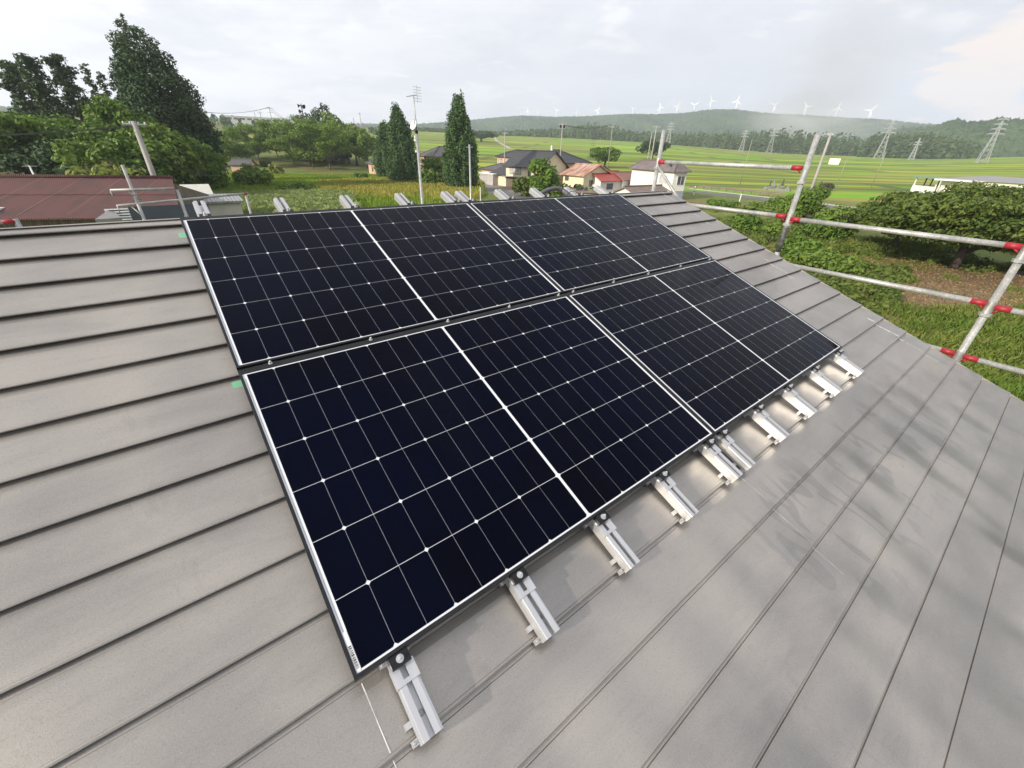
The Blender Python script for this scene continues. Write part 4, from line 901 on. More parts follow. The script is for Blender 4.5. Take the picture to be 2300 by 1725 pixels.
# cream house
P0 = on(*F(1136, 418.6)); P1 = onaz(*F(1212, 420), 109)
a_, wd_ = frame_of(P0, P1)
H = house('cream two storey house with black tiled gable roof and bay annex', P0, P1, 8.2, 5.35, 3.0, 'gx', M_cream, M_tile, [('f', 1.9, 6.4, 3.15, 4.95), ('f', 9.4, 10.4, 3.0, 4.6, M_glass), ('f', .25, 5.8, .1, 2.15, M_wood, M_frame, 'sliding_door'), ('r', 3.2, 4.6, 3.1, 4.5)], .75)
MB().box(-.3, 7.2, -1.15, -.01, 2.42, 2.55).build('porch_roof', M_greyroof, H)
dl = (P1 - P0).normalized(); an = MB(); ax0 = -((on(*F(1100.7, 414)) - P0).length)
an.box(ax0, -.01, .02, 6.5, 0, 2.75).build('annex_wall', M_cream, H)
mb = MB(); e0, e1 = ax0 - .6, -.02
mb.poly([(e0, -.6, 2.7), (e1, -.6, 2.7), (e1, 3.6, 4.9), (e0 + 2.6, 3.6, 4.9)]); mb.poly([(e0, -.6, 2.7), (e0 + 2.6, 3.6, 4.9), (e0, 7.1, 2.7)]); mb.poly([(e0 + 2.6, 3.6, 4.9), (e1, 3.6, 4.9), (e1, 7.1, 2.7), (e0, 7.1, 2.7)])
mb.poly([(e0, -.6, 2.7), (e0, -.6, 2.52), (e1, -.6, 2.52), (e1, -.6, 2.7)]); mb.poly([(e0, 7.1, 2.52), (e0, -.6, 2.52), (e0, -.6, 2.7), (e0, 7.1, 2.7)]); mb.poly([(e0, 7.1, 2.52), (e1, 7.1, 2.52), (e1, -.6, 2.52), (e0, -.6, 2.52)])
mb.build('annex_roof', M_tile, H); MB().tube([(ax0 + .1, -.1, 2.5), (ax0 + .1, -.1, 0)], .05, 6).build('downpipe', M_frame, H)
MB().box(wd_ - 3.2, wd_ - 2.8, 5.6, 6.0, 8.3, 9.6).build('flue', M_white, H)
DIRW = (P1 - P0).normalized(); NORM = Vector((-DIRW.y, DIRW.x, 0))   # the village is set out on one grid
def grid_house(label, xl, yl, d, width, *args, **kw):      # left corner seen at xl (photo pixels) at a distance
    p = onaz(*F(xl, yl), d); return house(label, p, p + DIRW * width, *args, **kw)
grid_house('black hipped roof house standing right behind the cream house', 1172, 360, 137, 15, 13, 5.7, 3.0, 'hip', M_tan, M_tile, [('f', 2, 4, 3.2, 4.8)])
grid_house('small tan two storey house with dark hip roof left of the cream house', 1117, 370, 152, 11, 9, 6.5, 2.0, 'hip', M_tan, M_tile, [('f', .8, 2.6, 4.0, 5.7), ('f', 4.8, 8.6, 4.0, 5.9)])
grid_house('low tan house with long grey tiled roof beside the tall cypress', 1082, 380, 150, 14, 9, 2.9, 1.7, 'hip', M_tan, M_tile2, [('f', 4, 7, 1.2, 2.2, M_glass)])
grid_house('grey concrete shed with pale roof between the cypress and the cream house', 1076, 395, 128, 7, 6, 2.7, .3, 'shed', M_conc, M_white, over=.2)
grid_house('tan house with big grey tiled hip roof behind the dish antenna', 943, 350, 150, 9, 14, 6.2, 2.6, 'hip', M_tan, M_tile2, [('f', 3.2, 4.0, 3.4, 5.8, M_glass), ('r', 2.4, 4.6, 3.0, 4.8, M_glass), ('f', 1, 2.2, 4.2, 5.4, M_glass)])
p = on(*F(845, 393)); house('salmon walled garage with grey hip roof behind the shorter cypress', p - DIRW * 6.5, p, 9, 3.3, 1.9, 'hip', M_pink, M_tile2, [('f', 3.3, 3.9, .9, 2.4, M_glass)], .7, 'garage')
grid_house('beige house with rusty orange sheet roof right of the cream house', 1266, 385, 112, 7, 9, 3.9, 1.9, 'gx', M_cream, M_rustroof, [('f', .8, 1.9, 2.4, 3.4, M_glass), ('r', 2, 3.6, 1.4, 2.6, M_glass)], .7)
grid_house('white walled house with bright red sheet roof', 1306, 395, 112, 6.5, 9, 2.9, 1.6, 'gy', M_siding, M_redroof, [('r', 2.2, 4.2, .9, 2.0, M_glass)], .6)
grid_house('low house with faded red roof joined to the bright red one', 1362, 395, 116, 5.5, 9, 3.0, 1.3, 'gy', M_siding, M_dullred, [('r', 2.2, 4.4, .9, 2.1, M_glass)], .5)
grid_house('small dark red roofed outbuilding under the round field tree', 1300, 375, 150, 8, 6, 3.2, 1.3, 'gx', M_wood, M_dullred, [], .4)
grid_house('dark grey roofed outbuilding behind the rusty roof', 1288, 378, 138, 8, 8, 3.6, 1.4, 'gx', M_siding, M_tile2, [], .4)
p = on(*F(1347, 419)); house('pale yellow garden shed with grey gable roof', p, p + DIRW * 3.6, 3.6, 2.3, .7, 'gy', pm('pale_yellow_paint', (.74, .70, .46), None, 1, .7), M_greyroof, [('f', .6, 2.9, .1, 2.0, pm('shed_door', (.72, .69, .48), None, 1, .7), M_wframe, 'door')], .25, 'shed')
p = onaz(*F(1283, 428), 80); o = house('flat roofed concrete store with black tyres lying on its roof', p, p + Vector((5.6, -.6, 0)), 4, 2.3, .2, 'shed', M_conc, M_brownroof, [('f', .4, 1.4, .2, 1.9, M_red, M_frame, 'red_door')], .35, 'store')
for k in range(6):
    lb = ['black tyre at the left end of the store roof', 'black tyre lying second from the left on the store roof', 'black tyre lying third from the left on the store roof', 'black tyre stacked on top of two others on the store roof', 'black tyre near the right end of the store roof', 'black tyre at the back edge of the store roof'][k]
    q_ = p + Vector((1.2 + .75 * k if k < 3 else (1.9, 4.2, 2.9)[k - 3], 1.0 + (.5 if k % 2 else 0) + (1.4 if k == 5 else 0), 2.62 + (.24 if k == 3 else .03)))
    t_ = empty('tyre', q_); MB().lathe([(.18, -.1), (.30, -.12), (.34, 0), (.30, .12), (.18, .1), (.18, -.1)], (0, 0, 0), 16).build('rubber', M_rubber, t_, True); tag(t_, lb, 'tyre', 'tyres on the store roof')
# white house
P0 = onaz(*F(1414, 420), 113); P1 = onaz(*F(1506.6, 430), 100); Pr = onaz(*F(1549, 430), 107)
def corner_depth(P0, P1, az):
    d = (P1 - P0).normalized(); n = Vector((-d.y, d.x, 0)); best = min((abs(math.degrees(math.atan2((P1 + n * q_).x, (P1 + n * q_).y)) - az), q_) for q_ in [3 + .05 * i for i in range(200)]); return best[1]
DW = corner_depth(P0, P1, azim(*F(1541, 400)))
WH = house('white two storey house with mauve hip roof and blue grey base', P0, P1, DW, 5.4, 1.75, 'hip', M_siding, M_mauve, [('f', wd_ * 0 + (P1 - P0).length - 4.6, (P1 - P0).length - 1.9, 2.9, 4.5, M_curtain, M_wframe), ('r', DW * .35, DW * .35 + 1.7, 2.9, 4.5, M_glass, M_wframe)], .6)
W_ = (P1 - P0).length; D_ = DW
MB().box(-.04, W_ + .04, -.04, D_ + .04, 0, 1.75).build('base', pm('blue_grey_siding', (.30, .34, .39), None, 1, .7, sc=(.3, .3, 6)), WH)
wp = WH.matrix_basis @ Vector((W_ - 2.1, D_ * .42, 6.25)); hw = empty('solar_water_heater', wp, WH.rotation_euler.z)
mb = MB(); mb.M = Matrix.Rotation(R(24), 4, 'Y'); mb.box(-1.1, 1.1, -1.0, 1.0, .05, .15).build('collector', M_black, hw); mb = MB(); mb.M = Matrix.Rotation(R(24), 4, 'Y'); mb.tube([(-1.2, -1.1, .25), (-1.2, 1.1, .25)], .22, 10).build('tank', M_galv, hw, True)
mb = MB(); mb.box(-1.0, -.9, -.9, -.8, -.35, .5); mb.box(-1.0, -.9, .8, .9, -.35, .5); mb.build('stand', M_galv, hw)
tag(hw, 'black solar water heater on the roof of the white house', 'water heater')
p = onaz(*F(1369, 440), 76); house('low white gabled house with brown slate roof in front of the white house', p, p + DIRW * 6.2, 9, 2.6, 1.15, 'gy', M_siding, M_brownroof, [], .4)
# long white works building on the right
P0 = onaz(*F(2112, 410), 150); P1 = onaz(*F(2420, 430), 138)
WB = house('long white works building with grey flat roof behind the broad leaved trees', P0, P1, 14, 4.9, .7, 'shed', pm('white_painted_block', (.74, .71, .63), (.64, .61, .55), .3, .8, fine=.12), M_greyroof, [('f', 12.5, 15.5, .9, 2.2, M_glass), ('f', 22, 25, 1.0, 2.2, M_glass)], .5, 'building')
a_, w_ = frame_of(P0, P1)
MB().box(17.5, w_, -1.6, -.52, 4.15, 4.75).build('canopy', pm('blue_grey_canopy', (.20, .23, .27), None, 1, .6), WB)
MB().box(-.1, 9.0, -2.2, -.52, 4.55, 4.85).build('canopy', M_white, WB)
for x in (0, 4.2): MB().poly([(x, -.02, .0), (x + .25, -.02, 0), (x + 1.5, -2.0, 4.5), (x + 1.25, -2.0, 4.5)]).build('sloping_buttress', M_white, WB)
MB().box(13.6, 15.0, -.10, -.01, 3.3, 4.1).build('vent', pm('vent_grey', (.25, .25, .24), None, 3, .6), WB)
P0 = onaz(*F(2055, 405), 156); P1 = onaz(*F(2108, 405), 150); a_, w_ = frame_of(P0, P1); cp = empty('carport', P0, a_)
MB().box(0, w_, 0, .3, 0, 3.0).build('low_wall', M_white, cp); MB().box(-.2, w_ + .2, -.6, 6, 4.75, 4.95).build('roof', pm('teal_sheet', (.12, .28, .30), None, 2, .5), cp)
for x in (.1, w_ * .45, w_ * .72, w_ - .3): MB().box(x, x + .22, .04, .24, 3.0, 4.75).build('post', M_white if x < 1 or x > w_ * .8 else M_black, cp)
MB().box(0, w_, 5.6, 5.8, 0, 4.74).build('back_wall', M_wood, cp); tag(cp, 'open carport with teal roof and low white wall left of the works building', 'carport')
P0 = onaz(*F(2247, 440), 112); P1 = onaz(*F(2400, 445), 104)
house('small white hut with grey roof and two dark windows at the right edge', P0, P1, 7, 3.4, 1.1, 'gx', M_siding, M_greyroof, [('f', 2.2, 3.9, 1.9, 2.8, M_glass, M_wframe), ('f', 4.3, 6.0, 1.9, 2.8, M_glass, M_wframe)], .5, 'hut')
p = on(*F(1860, 369)); house('small white farm hut alone in the rice fields', p, p + Vector((.80, -.6, 0)) * 6.5, 5, 2.6, 1.1, 'gx', M_white, M_white, [], .2, 'hut')
# school on the rise
p = onaz(*F(505, 275), 620); sch = house('long pale school building on the rise beyond the trees', p, p + Vector((60, 40, 0)), 16, max(4.0, top_h(*F(505, 259), p)), .5, 'shed', M_siding, M_white, [('f', 3 + 6.5 * k, 7.5 + 6.5 * k, max(4.0, top_h(*F(505, 259), p)) - 3.4, max(4.0, top_h(*F(505, 259), p)) - 1.6, M_glass, M_wframe) for k in range(10)], .3, 'school')
for x, yb, w, d, lb in ((860, 345, 9, 300, 'pale house glimpsed through the roadside trees'), (516, 366, 4.5, 150, 'pale wall glimpsed behind the forked spreading tree')):
    p = onaz(*F(x, yb), d); house(lb, p, p + Vector((w, 1, 0)), 6, 3.2, 1.2, 'gx', M_tan if 'wall' in lb else M_siding, M_tile2, [], .4)

# ================================================================== BARN AND SHEDS ON THE LEFT
re, rr_ = at(395, 450, 36.5), at(372, 384, 46.5)
M_barn = ribbed('rusted_corrugated_roof', (.105, .036, .030), (.070, .030, .026), .12, 0, .8, .75, 0, 1.1, (1, .3, 1))
bd = Vector((-.80, -.60, 0)) * 1.0
pl = at(-40, 470, 41); pe = at(394, 466, 36.0); pl.z = pe.z = at(394, 466, 36.0).z
dx = (pe - pl); dx.z = 0; Lb = dx.length; ab = math.atan2(dx.y, dx.x)
bo = empty('barn', Vector((pe.x, pe.y, 0)), ab); ez = pe.z; rr_ = at(372, 385, 44.5); rise_ = rr_.z - ez; dep = (rr_ - pe).dot(Vector((-math.sin(ab), math.cos(ab), 0))); XR = (rr_ - pe).dot(Vector((math.cos(ab), math.sin(ab), 0)))
Lb = 34
mb = MB(); t = .08
for s, y0, y1, z0, z1 in ((1, -.5, dep, ez, ez + rise_), (2, dep, dep * 2 + .5, ez + rise_, ez)):
    xe0, xe1 = (.1, XR) if s == 1 else (XR, 2 * XR - .1)
    mb.poly([(-Lb, y0, z0), (xe0, y0, z0), (xe1, y1, z1), (-Lb, y1, z1)]); mb.poly([(-Lb, y0, z0 - t), (-Lb, y1, z1 - t), (xe1, y1, z1 - t), (xe0, y0, z0 - t)]); mb.poly([(xe0, y0, z0), (xe0, y0, z0 - t), (xe1, y1, z1 - t), (xe1, y1, z1)])
    if s == 1: mb.poly([(-Lb, y0, z0 - t), (xe0, y0, z0 - t), (xe0, y0, z0), (-Lb, y0, z0)])
ro = mb.build('roof', M_barn, bo)
mb = MB()
for k in range(12):
    x = min(XR, 0) - .8 - 2.45 * k; mb.poly([(x, .0, ez + .5 * rise_ / dep + .012), (x + .03, .0, ez + .5 * rise_ / dep + .012), (x + .03, dep - .1, ez + rise_ - .0 + .004), (x, dep - .1, ez + rise_ + .004)])
mb.build('sheet_lap', pm('pale_lap_edge', (.30, .16, .13), None, 5, .7), ro)
mb = MB(); rnd = random.Random(3); xs = [(XR + .1) / 2 - .55 * i for i in range(60)]
for x0, x1 in zip(xs, xs[1:]):
    y = dep * .50 + rnd.uniform(-.05, .05); z = ez + rise_ * (y + .5) / (dep + .5) + .004; mb.box(x1, x0 - .002, y - .10, y + .03, z - .02, z + .022)
mb.build('sheet_overlap', M_barn, ro)
MB().tube([(-Lb, dep, ez + rise_ + .03), (XR, dep, ez + rise_ + .03)], .16, 8).build('ridge_cap', M_barn, ro, True)
XW = min(XR, 0) - .5; mb = MB().box(-Lb, XW, .3, dep * 2 - .3, 0, ez - .12); mb.poly([(XW, .3, ez - .12), (XW, dep * 2 - .3, ez - .12), (XW, dep, ez + rise_ - .2)]); mb.build('wall', M_wood, bo)
MB().box(-10.3, -10.0, .35, 1.5, ez + .12, ez + .42).build('roof_patch', M_white, ro)
tag(bo, 'long barn with rusted red corrugated roof', 'barn')
PR = Vector((.80, .60, 0))
hz = at(404, 440, 51).z; P0 = onaz(404, 440, 51); P1 = P0 + PR * 2.3
house('white shed with pale ribbed roof beside the barn end', P0, P1, 7, hz - .05, at(384, 400, 58).z - hz + .1, 'shed', M_siding, ribbed('pale_ribbed_roof', (.70, .68, .60), (.62, .60, .53), .5, 1, .9, .6), [], .12, 'shed')
hz = at(447, 437, 49).z; P0 = onaz(447, 437, 49); P1 = P0 + PR * 2.6
house('cream block shed with thin grey lean-to roof beside the white shed', P0, P1, 4.5, hz, at(450, 421, 53).z - hz, 'shed', pm('cream_block', (.58, .55, .44), (.48, .46, .37), .6, .85), M_greyroof, [], .3, 'shed')
st = empty('sheet_stack', onaz(255, 480, 18)); so_ = st.location.copy(); pz = at(258, 458, 18) - so_
mb = MB(); mb.M = Matrix.Translation(pz) @ Matrix.Rotation(R(38), 4, 'Z') @ Matrix.Rotation(R(-14), 4, 'X')
for k in range(6): mb.box(-.27, .27, -.6, .0, -.38 + k * .072, -.345 + k * .072)
mb.build('louvre_slats', M_white, st); mb = MB(); mb.M = Matrix.Translation(pz) @ Matrix.Rotation(R(38), 4, 'Z') @ Matrix.Rotation(R(-14), 4, 'X')
mb.box(.275, 2.0, -.6, -.56, -.45, .05).build('dark_sheet', pm('dark_green_sheet', (.03, .04, .045), None, 2, .3), st)
mb = MB(); mb.box(pz.x - .1, pz.x + .1, pz.y - .1, pz.y + .1, 0, pz.z - .5).build('support', M_wood, st)
tag(st, 'white slatted unit with a dark sheet side in front of the barn eave', 'slatted unit')
rg_ = empty('neighbour_porch', onaz(215, 480, 15.5)); ro_ = rg_.location.copy()
mb = MB(); pts3 = [at(205, 474, 15.5) - ro_, at(262, 470, 16.5) - ro_, at(240, 450, 18) - ro_]
mb.poly(pts3); mb.poly([p_ - Vector((0, 0, .1)) for p_ in pts3[::-1]])
for i in range(3): a, b = pts3[i], pts3[(i + 1) % 3]; mb.poly([a, a - Vector((0, 0, .1)), b - Vector((0, 0, .1)), b])
mb.build('roof', M_flash, rg_); MB().box(pts3[2].x - .1, pts3[2].x + .1, pts3[2].y - .1, pts3[2].y + .1, 0, pts3[2].z - .1).build('post', M_wood, rg_)
tag(rg_, 'grey sheet porch gable left of the white slatted unit', 'porch')

# ================================================================== POLES, ANTENNA, WIRES
p = onaz(912, 437, 11.0); an = empty('dish_antenna_mast', p); zt = at(900, 283, 11).z; h1 = zt - p.z; h2 = at(898, 208, 11).z - p.z
MB().tube([(0, 0, -p.z), (0, 0, h1)], [.034, .030], 14).build('pole', M_galv, an, True); MB().tube([(0, 0, h1), (0, 0, h2)], .011, 8).build('mast', M_galv, an, True)
MB().lathe([(.034, -.03), (.034, .03)], (0, 0, h1 - .02), 12).build('joint', M_black, an)
ax = Vector((-.62, -.66, .42)).normalized(); dc = Vector((-.03, -.05, h1 + .10))
MB().lathe([(.01, .0), (.05, .005), (.085, .016), (.104, .026), (.106, .023), (.085, .011), (.05, -.003), (.01, -.008)], dc, 28, ax).build('dish', M_white, an, True)
MB().tube([dc + Vector((0, 0, -.12)), dc + ax * .2 + Vector((0, 0, -.11))], .008, 6).build('feed_arm', M_galv, an)
MB().box(-.03, .03, -.06, -.02, h1 + .10, h1 + .22).build('bracket', M_galv, an)
ya = MB(); ya.tube([(-.15, .0, h2 - .01), (.06, .03, h2 + .03)], .009, 6); yt = h2
for k in range(9): f_ = k / 8; c = Vector((-.15 + .18 * f_, .025 * f_, h2 - .01 + .03 * f_)); ya.tube([c + Vector((.03, -.08, 0)), c + Vector((-.03, .08, 0))], .004, 4)
ya.build('yagi_boom', M_galv, an)
rf = MB()
for k in range(6): z = h2 - .09 + .05 * k; rf.tube([(.02, -.10, z), (.15, .10, z)], .0035, 4)
rf.tube([(.075, .0, h2 - .12), (.075, .02, h2 + .20)], .006, 6); rf.build('reflector', M_galv, an)
for z in (.14, .2, .42): MB().box(-.06, -.028, -.03, .03, h1 - z, h1 - z + .05).build('junction_box', M_white, an)
tag(an, 'grey mast carrying a white satellite dish and a comb aerial', 'antenna mast')
def simple_pole(name, label, x0, y0, x1, y1, d, r, mat, cat, group=None, arms=(), taper=.7):
    p = at(x1, y1, d); p = Vector((p.x, p.y, gz(p.x, p.y))); tp = at(x0, y0, d); o = empty(name, p); h = tp.z - p.z
    MB().tube([(0, 0, 0), (0, 0, h)], [r, r * taper], 10).build('pole', mat, o, True); tang = Vector((p.y, -p.x, 0)).normalized()
    for z, w in arms:
        ins = w > 0; w = abs(w); a = tang * w / 2; MB().tube([Vector((0, 0, h - z)) - a, Vector((0, 0, h - z)) + a], r * .35, 6).build('crossarm', M_galv, o)
        mb = MB()
        if not ins: continue
        for s in (-.9, -.35, .35, .9): mb.lathe([(.05, 0), (.06, .06), (.03, .14)], Vector((0, 0, h - z + r * .3)) + a * s, 8)
        mb.build('insulators', M_white, o)
    return tag(o, label, cat, group), Vector((p.x, p.y, tp.z))
simple_pole('white_post', 'white steel post with a short crossarm in front of the tallest cypress', 1012, 312, 1017, 430, 24, .048, M_galv, 'post', None, ((.12, -.34),), 1)
simple_pole('stake', 'thin white stake standing in the weeds right of the white post', *F(1078, 420), *F(1079, 452), 30, .03, M_white, 'stake')
M_upole = pm('grey_concrete_pole', (.36, .34, .31), (.28, .27, .25), 1, .85)
M_opole = pm('olive_steel_pole', (.28, .28, .20), (.22, .22, .16), 1, .7)
_, T1 = simple_pole('utility_pole', 'thick leaning-looking utility pole rising behind the barn ridge', *F(298, 272), *F(347, 400), 52, .27, M_upole, 'utility pole', None, ((.25, 1.6),))
simple_pole('street_lamp', 'white street lamp post with a short bent arm behind the barn ridge', *F(62, 372), *F(82, 405), 58, .09, M_white, 'street lamp', None, ((.05, -.9),))
WP = []
for x0, y0, x1, y1, d, r, lb, arms in ((1136.4, 297, 1133, 352, 128, .17, 'utility pole left of the black hipped roofs', ((.3, 1.2),)), (1259.5, 276, 1257, 372, 125, .17, 'utility pole with dark transformers right of the cream house', ((.4, 2.0), (1.2, 1.6))), (1373.4, 275, 1368.7, 345, 190, .2, 'utility pole behind the round crowned field tree', ((.5, 1.8), (1.6, 1.6))),
        (1474.6, 281, 1460, 372, 150, .19, 'taller utility pole of the pair behind the white house', ((.5, 2.2),)), (1466, 298, 1452, 372, 152, .16, 'shorter utility pole of the pair behind the white house', ()), (1865, 298, 1818, 437, 74, .2, 'pale leaning utility pole by the gravestones', ((.3, .5),)),
        (1347, 309, 1346, 335, 230, .14, 'thin pole standing in the rice fields left of the tall field pole', ()), (1685, 313, 1667, 396, 170, .13, 'thin olive pole between the scaffold uprights', ()), (1895.5, 358, 1886, 400, 190, .12, 'short pole in the fields right of the farm hut', ()), (1983, 340, 1964, 404, 190, .13, 'thin olive pole in the fields above the broad leaved trees', ()),
        (573, 250, 579, 285, 330, .22, 'utility pole left of the crossarmed pole near the school', ()), (585, 250, 593, 292, 250, .2, 'second utility pole near the school', ((.6, 2),)), (605, 239, 612, 275, 260, .2, 'crossarmed utility pole above the tree row', ((.8, 3.2), (2.4, 2.4))), (799.7, 264, 803, 330, 230, .2, 'utility pole left of the cypresses, the shorter one', ()), (811, 253, 818, 330, 225, .2, 'utility pole left of the cypresses, the taller one', ((.4, 1.2),))):
    _, tp = simple_pole('utility_pole', lb, *F(x0, y0), *F(x1, y1), d, r, M_opole if 'olive' in lb or 'field' in lb else M_upole, 'utility pole', 'utility poles round the village', arms); WP.append(tp)
def wires(label, a, b, n=3, sag=1.0, gapw=.6, r=.03):
    o = empty('power_line', (a + b) / 2); c0 = o.location.copy(); dd = (b - a); side = Vector((-dd.y, dd.x, 0)).normalized()
    for k in range(n):
        s = side * gapw * (k - (n - 1) / 2)
        MB().tube([a + s + (b - a) * t_ + Vector((0, 0, -4 * sag * t_ * (1 - t_) - .35)) - c0 for t_ in [i / 14 for i in range(15)]], r, 4).build('wire', M_black, o)
    tag(o, label, 'power line')
wires('slack wires from the crossarmed pole towards the tree row', WP[12], at(*F(668, 268), 240), 3, 2, .9, .05)
wires('wires running left from the crossarmed pole to the tall conifer', WP[12], at(*F(440, 247), 250), 3, 1.5, .9, .05)
wires('wires from the thick utility pole behind the barn to the left', T1, T1 + Vector((-42, -6, -1.5)), 3, .8, .6, .018)
wires('wires from the thick utility pole down to the right', T1 + Vector((0, 0, -1.5)), at(470, 372, 74), 3, .8, .5, .016)
wires('wires from the transformer pole to the field pole', WP[1], WP[2], 3, 1.2, .7, .03)
for k, (dx_, dz) in enumerate(((-.55, -.9), (.55, -.9), (0, -1.0))): 
    pass
tr = [o for o in bpy.data.objects if o.get('label') == 'utility pole with dark transformers right of the cream house'][0]
hh_ = WP[1].z - tr.location.z
for s in (-.45, .45): MB().lathe([(.05, 0), (.26, .02), (.26, .62), (.05, .68)], Vector((s, .1, hh_ - 1.1)), 12).build('transformer', M_black, tr, True)
# loudspeaker pole
p = at(655, 250, 185); p = Vector((p.x, p.y, gz(p.x, p.y))); o = empty('loudspeaker_pole', p); h = at(648, 224, 185).z - p.z
MB().tube([(0, 0, 0), (0, 0, h)], .16, 10).build('pole', M_bark, o, True)
for k, (ang, z) in enumerate(((200, -.5), (330, -.8), (60, -.6), (250, -2.2))):
    d_ = Vector((math.cos(R(ang)), math.sin(R(ang)), -.1)); MB().lathe([(.12, 0), (.18, .5), (.62, 1.15), (.58, 1.15), (.1, .4)], Vector((0, 0, h + z)), 12, d_).build('horn', M_black, o, True)
tag(o, 'tall pole with dark horn loudspeakers above the spreading trees', 'loudspeaker pole')
# gravestones
M_stone = pm('dark_granite', (.045, .047, .05), (.075, .078, .08), 3, .35); M_stone2 = pm('grey_granite', (.24, .24, .235), (.17, .17, .165), 3, .8)
gb = [(1728, 405, 421, 0, .5, 'dark slim gravestone, leftmost of the row'), (1736, 405, 419, 1, .6, 'grey weathered gravestone second from the left of the row'), (1756, 402, 420, 0, .75, 'largest dark gravestone in the left plot'), (1745, 412, 426, 1, .55, 'short grey gravestone in front of the left plot'), (1840, 406, 425, 0, .75, 'tall dark gravestone of the right plot by the pale pole'), (1826, 414, 428, 0, .6, 'dark gravestone left of the pale pole'), (1717, 418, 427, 1, .5, 'small grey gravestone at the left end of the stone kerb'), (1768, 414, 425, 1, .5, 'low grey gravestone right of the largest one')]
for x, yt, yb, kd, w, lb in gb:
    p = on(*F(x - (0), yb)); h = max(.9, top_h(*F(x, yt), p)); o = empty('gravestone', p, R(-25)); m_ = M_stone if kd == 0 else M_stone2
    MB().box(-w * .9, w * .9, -w * .8, w * .8, 0, h * .16).build('plinth', M_stone2, o); MB().box(-w * .62, w * .62, -w * .5, w * .5, h * .16 + .002, h * .34).build('base', m_, o)
    mb = MB(); a_, b_ = w * .36, w * .30; i0 = [mb.pt(q_) for q_ in ((-a_, -a_, h * .342), (a_, -a_, h * .342), (a_, a_, h * .342), (-a_, a_, h * .342), (-b_, -b_, h * .92), (b_, -b_, h * .92), (b_, b_, h * .92), (-b_, b_, h * .92), (0, 0, h))]
    for f_ in ((0, 1, 5, 4), (1, 2, 6, 5), (2, 3, 7, 6), (3, 0, 4, 7), (4, 5, 8), (5, 6, 8), (6, 7, 8), (7, 4, 8)): mb.f.append([i0[k] for k in f_])
    mb.build('stone', m_, o); tag(o, lb, 'gravestone', 'gravestones by the rice fields')
for x0, y0, x1, y1, lb in ((1714, 426, 1770, 430, 'low rough stone kerb round the left gravestones'), (1820, 430, 1848, 432, 'low stone kerb under the right gravestones')):
    a, b = on(*F(x0, y0)), on(*F(x1, y1)); ang, ln = frame_of(a, b); o = empty('stone_kerb', a, ang); mb = MB(); rnd = random.Random(x0); x = 0
    while x < ln: w = rnd.uniform(.5, 1.1); mb.box(x, x + w - .04, 0, 1.6, 0, rnd.uniform(.35, .7)); x += w
    mb.build('blocks', M_stone2, o); tag(o, lb, 'stone kerb')
# pylons
M_pyl = pm('pylon_steel', (.42, .43, .44), None, 1, .6, .3)
def pylon(label, xb, yb, xt, yt, arms=3, dist=720, az_turn=30):
    p = onaz(*F(xb, yb), dist); h = top_h(*F(xt, yt), p); d = math.hypot(p.x, p.y); o = empty('pylon', p, R(-az_turn)); r = d * .00027; b = h * .10; mb = MB(); wdt = lambda t: b * (1 - t) ** 1.3 + b * .12
    nlev = 8; cs = [(-1, -1), (1, -1), (1, 1), (-1, 1)]; ts = [1 - (1 - i / nlev) ** 1.0 for i in range(nlev + 1)]
    pt = lambda c, t: Vector((c[0] * wdt(t), c[1] * wdt(t), h * t))
    for c in cs: mb.tube([pt(c, t) for t in ts], r * 1.3, 4)
    for i in range(nlev):
        for k in range(4):
            c, e = cs[k], cs[(k + 1) % 4]; mb.tube([pt(c, ts[i]), pt(e, ts[i + 1])], r * .7, 4); mb.tube([pt(e, ts[i]), pt(c, ts[i + 1])], r * .7, 4)
    mb.build('lattice', M_pyl, o)
    for k in range(arms):
        z = h * (.70 + .11 * k); L_ = h * (.17 - .02 * k); m2 = MB()
        for s in (-1, 1): m2.tube([(0, 0, z + h * .03), (s * L_, 0, z)], r * 1.6, 4); m2.tube([(0, 0, z - h * .004), (s * L_, 0, z)], r * 1.6, 4); m2.tube([(s * L_, 0, z), (s * L_, 0, z - h * .04)], r * .8, 4)
        m2.build('crossarm', M_pyl, o)
    return tag(o, label, 'pylon', 'pylons across the fields')
pylon('pylon in front of the woods, leftmost of those right of the middle upright', 1668, 324, 1678.6, 291); pylon('pylon at the edge of the woods behind the smoke', 1730, 331, 1742, 286)
pylon('tall pylon standing before the gap in the woods', 1974, 350, 2006, 272); pylon('short pylon in front of the right hand woods', 2048.5, 352, 2066, 310, 2); pylon('largest pylon near the right edge of the picture', 2204, 364, 2273, 271, 4, 560); pylon('faint pylon above the woods behind the white house', 1503, 306, 1510, 274)
# wind turbines on the crest
M_turb = pm('turbine_white', (.86, .87, .88), None, 1, .5)
TB = [(1186, 249, 262), (1207, 249, 263), (1250.6, 249, 264), (1296, 249, 261), (1343.6, 248.5, 261), (1421.8, 245, 258.5), (1483.5, 241, 257), (1522.7, 238.5, 256), (1561.3, 236.5, 249), (1598.3, 226.5, 246.5), (1657, 226.5, 250), (1740.5, 236, 257), (1812.5, 240, 262), (1882.5, 243, 263), (1957, 248.5, 269), (1170, 247, 262)]
LT = ['turbine second from the left end of the row', 'turbine third from the left end of the row', 'turbine fourth from the left end of the row', 'turbine fifth from the left end of the row', 'turbine sixth from the left end of the row', 'turbine above the left scaffold upright', 'turbine next right of the left scaffold upright', 'turbine two right of the left scaffold upright', 'small turbine just left of the hill top', 'turbine standing at the hill top', 'turbine just right of the hill top', 'turbine at the left side of the smoke', 'faint turbine veiled by smoke, the left one', 'faint turbine veiled by smoke, the right one', 'turbine at the right end of the row', 'faint turbine at the left end of the row']
